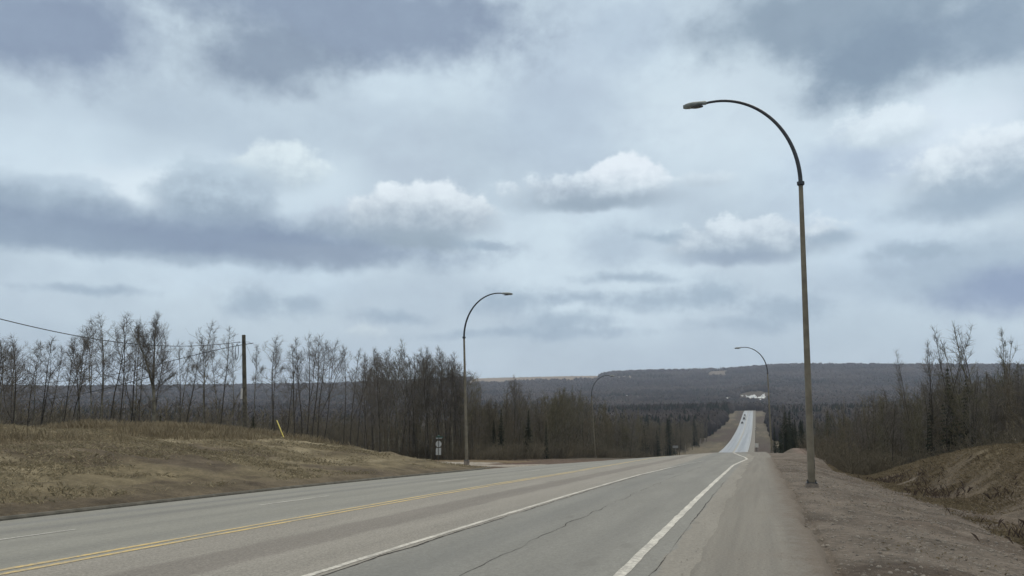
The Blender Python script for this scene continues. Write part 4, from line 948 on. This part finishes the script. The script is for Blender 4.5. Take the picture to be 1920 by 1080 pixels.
merged('valley_wood', LU, np.stack([x_, y_, Zf-1], 1)[~sp], rg.uniform(7, 12, (~sp).sum()), rg.rand((~sp).sum())*6.28, M['farbare'], 'bare wood on the valley floor', 1.1, 'wood')
merged('valley_spruces', CO, np.stack([x_, y_, Zf-1], 1)[sp], rg.uniform(8, 15, sp.sum()), rg.rand(sp.sum())*6.28, M['farspruce'], 'dark spruces on the valley floor', 1.3, 'wood')
# snow left in clearings on the hillside
SV, SF, memo = [], [], {}
def sv(x_, y_):
    k_ = (round(x_, 3), round(y_, 3))
    if k_ not in memo:
        A, r_ = far_hit(x_, y_); memo[k_] = len(SV); SV.append((r_*math.sin(A), r_*math.cos(A), float(zfar(np.array([r_]), np.array([A]))[0])+.8))
    return memo[k_]
for x_, y_, st_ in SNC: SF.append((sv(x_, y_), sv(x_, y_+st_), sv(x_+st_, y_+st_), sv(x_+st_, y_)))
tag(link('snow_patches', mesh_np('snow_patches', SV, SF, M['snow'])), 'patches of old white snow in clearings on the far hillside', 'snow', kind='stuff')

# ---------------------------------------------------------------- grass, stones
def grassmat(name, c1, c2):
    m = bpy.data.materials.new(name); m.use_nodes = True; q = N(m.node_tree)
    b = q.new('ShaderNodeBsdfPrincipled'); o = q.new('ShaderNodeOutputMaterial'); q.link(b.outputs[0], o.inputs[0])
    gg = q.new('ShaderNodeNewGeometry'); k = q.m('MULTIPLY_ADD', q.noise(gg.outputs['Position'], .5, 4., .6), 1.2, q.m('MULTIPLY', gg.outputs['Random Per Island'], .6))
    q.link(q.mix(q.rng(k, .55, 1.2), c1, c2), b.inputs['Base Color']); b.inputs['Roughness'].default_value = .9; b.inputs['Specular IOR Level'].default_value = .1
    return m
def blades(name, x_, y_, hmin, hmax, mt, label, wd=.012, lean=.6, rg=rg):
    n_ = len(x_); z_ = G(x_, y_)-.02; h_ = rg.uniform(hmin, hmax, n_); a_ = rg.rand(n_)*6.28; l_ = h_*lean*rg.rand(n_); b_ = rg.rand(n_)*3.14
    wx, wy = np.cos(b_)*wd, np.sin(b_)*wd; lx, ly = np.cos(a_)*l_, np.sin(a_)*l_
    V = np.stack([np.stack([x_-wx, y_-wy, z_], 1), np.stack([x_+wx, y_+wy, z_], 1), np.stack([x_+wx*.6+lx*.4, y_+wy*.6+ly*.4, z_+h_*.6], 1), np.stack([x_+lx, y_+ly, z_+h_*(1-.3*l_/h_)], 1)], 1).reshape(-1, 3)
    i = np.arange(n_)[:, None]*4; Fc = np.concatenate([i+np.array([[0, 1, 2]]), i+np.array([[0, 2, 3]])], 0)
    return tag(link(name, mesh_np(name, V, Fc, mt)), label, 'grass', kind='stuff')
gA = grassmat('dry_grass', (.145, .122, .080), (.29, .248, .170)); gB = grassmat('tall_red_grass', (.135, .110, .073), (.27, .225, .155)); gC = grassmat('matted_grass', (.105, .083, .056), (.195, .160, .108))
n_ = 200000; s_ = rg.uniform(6, 60, n_); u_ = 1.+rg.rand(n_)*21; t_ = KL(s_)-u_; x_, y_ = xy(s_, t_)
dn = fbm(x_, y_, .5, 3, 91)+.4*fbm(x_, y_, 2., 2, 92)+np.clip((u_-9)/20, -.3, .4); ok = (dn+rg.normal(0, .12, n_) > -.02)*(s_ < side_s(t_)-1.)*((s_ < 47)+(u_ > 8) > 0)
blades('dry_grass', x_[ok], y_[ok], .05, .17, gA, 'short dry yellow-brown grass on the left bank', .008, 1.4)
n_ = 70000; s_ = rg.uniform(18, 62, n_); u_ = 10.5+12*rg.rand(n_)**.6; t_ = KL(s_)-u_; x_, y_ = xy(s_, t_); dn = fbm(x_, y_, .35, 3, 95)+rg.normal(0, .1, n_); ok = (dn > -.02)*(s_ < side_s(t_)-1.)
blades('tall_dry_grass', x_[ok], y_[ok], .15, .6, gB, 'tall reddish dry grass along the top of the left bank', .010, .5)
n_ = 230000; s_ = rg.uniform(8, 70, n_); t_ = rg.uniform(5., 13, n_); x_, y_ = xy(s_, t_); dn = fbm(x_, y_, .6, 3, 96)+rg.normal(0, .12, n_); ok = dn > -.18
blades('matted_grass', x_[ok], y_[ok], .04, .13, gC, 'brown matted grass on the mound right of the ditch', .006, 1.6)
n_ = 22000; s_ = rg.uniform(5, 60, n_); t_ = rg.uniform(1.3, 6.8, n_); x_, y_ = xy(s_, t_); dn = fbm(x_, y_, .8, 3, 97)+rg.normal(0, .1, n_); ok = dn > .12
blades('ditch_grass', x_[ok], y_[ok], .02, .07, gC, 'sparse dead grass on the brown shoulder slope', .003, 1.6)
n_ = 3500; s_ = rg.uniform(12, 50, n_); t_ = rg.normal(6.6, .9, n_); x_, y_ = xy(s_, t_); ok = fbm(x_, y_, .5, 2, 98) > .05
blades('ditch_weeds', x_[ok], y_[ok], .12, .38, mat('dead_weeds', (.062, .045, .036), .9), 'dark dead weeds along the ditch bottom', .006, .8)
def rock(seed):
    rg = np.random.RandomState(seed); V = []; k = 6
    for z_, r_ in ((-.3, .3), (-.05, .5), (.22, .42), (.4, .1)):
        for j in range(k): q_ = 6.283*j/k; rr_ = r_*rg.uniform(.7, 1.25); V.append((rr_*math.cos(q_), rr_*math.sin(q_)*.8, z_*rg.uniform(.8, 1.2)))
    return np.array(V), np.array([(a*k+i, a*k+(i+1) % k, a*k+k+(i+1) % k, a*k+k+i) for a in range(3) for i in range(k)]), 1.
RO = [rock(i) for i in range(5)]
n_ = 16000; s_ = 5+rg.rand(n_)**1.5*50; t_ = .35+rg.rand(n_)**.9*5.8; x_, y_ = xy(s_, t_)
merged('stones', RO, np.stack([x_, y_, G(x_, y_)], 1), .012+.06*rg.rand(n_)**4, rg.rand(n_)*6.28, M['stone'], 'small stones and clods on the brown gravel', 1.3, 'stones')
n_ = 1600; s_ = 4+rg.rand(n_)**1.5*40; t_ = rg.uniform(-1.1, 1.3, n_); x_, y_ = xy(s_, t_)
merged('gravel_chips', RO, np.stack([x_, y_, zr(s_, t_)+.007], 1), .005+.011*rg.rand(n_)**3, rg.rand(n_)*6.28, M['stone'], 'loose gravel chips on the shoulder', 1.3, 'gravel')

# ---------------------------------------------------------------- haze
hz = bpy.data.materials.new('haze'); hz.use_nodes = True; q = N(hz.node_tree); o = q.new('ShaderNodeOutputMaterial'); v = q.new('ShaderNodeVolumePrincipled')
v.inputs['Color'].default_value = (.70, .80, 1., 1); v.inputs['Density'].default_value = 9.5e-5; v.inputs['Anisotropy'].default_value = .2
q.link(v.outputs[0], o.inputs['Volume'])
k = MB(); k.box(-5400, 5400, -5400, 5400, -60, 230); tag(k.build('haze', hz), kind='stuff')
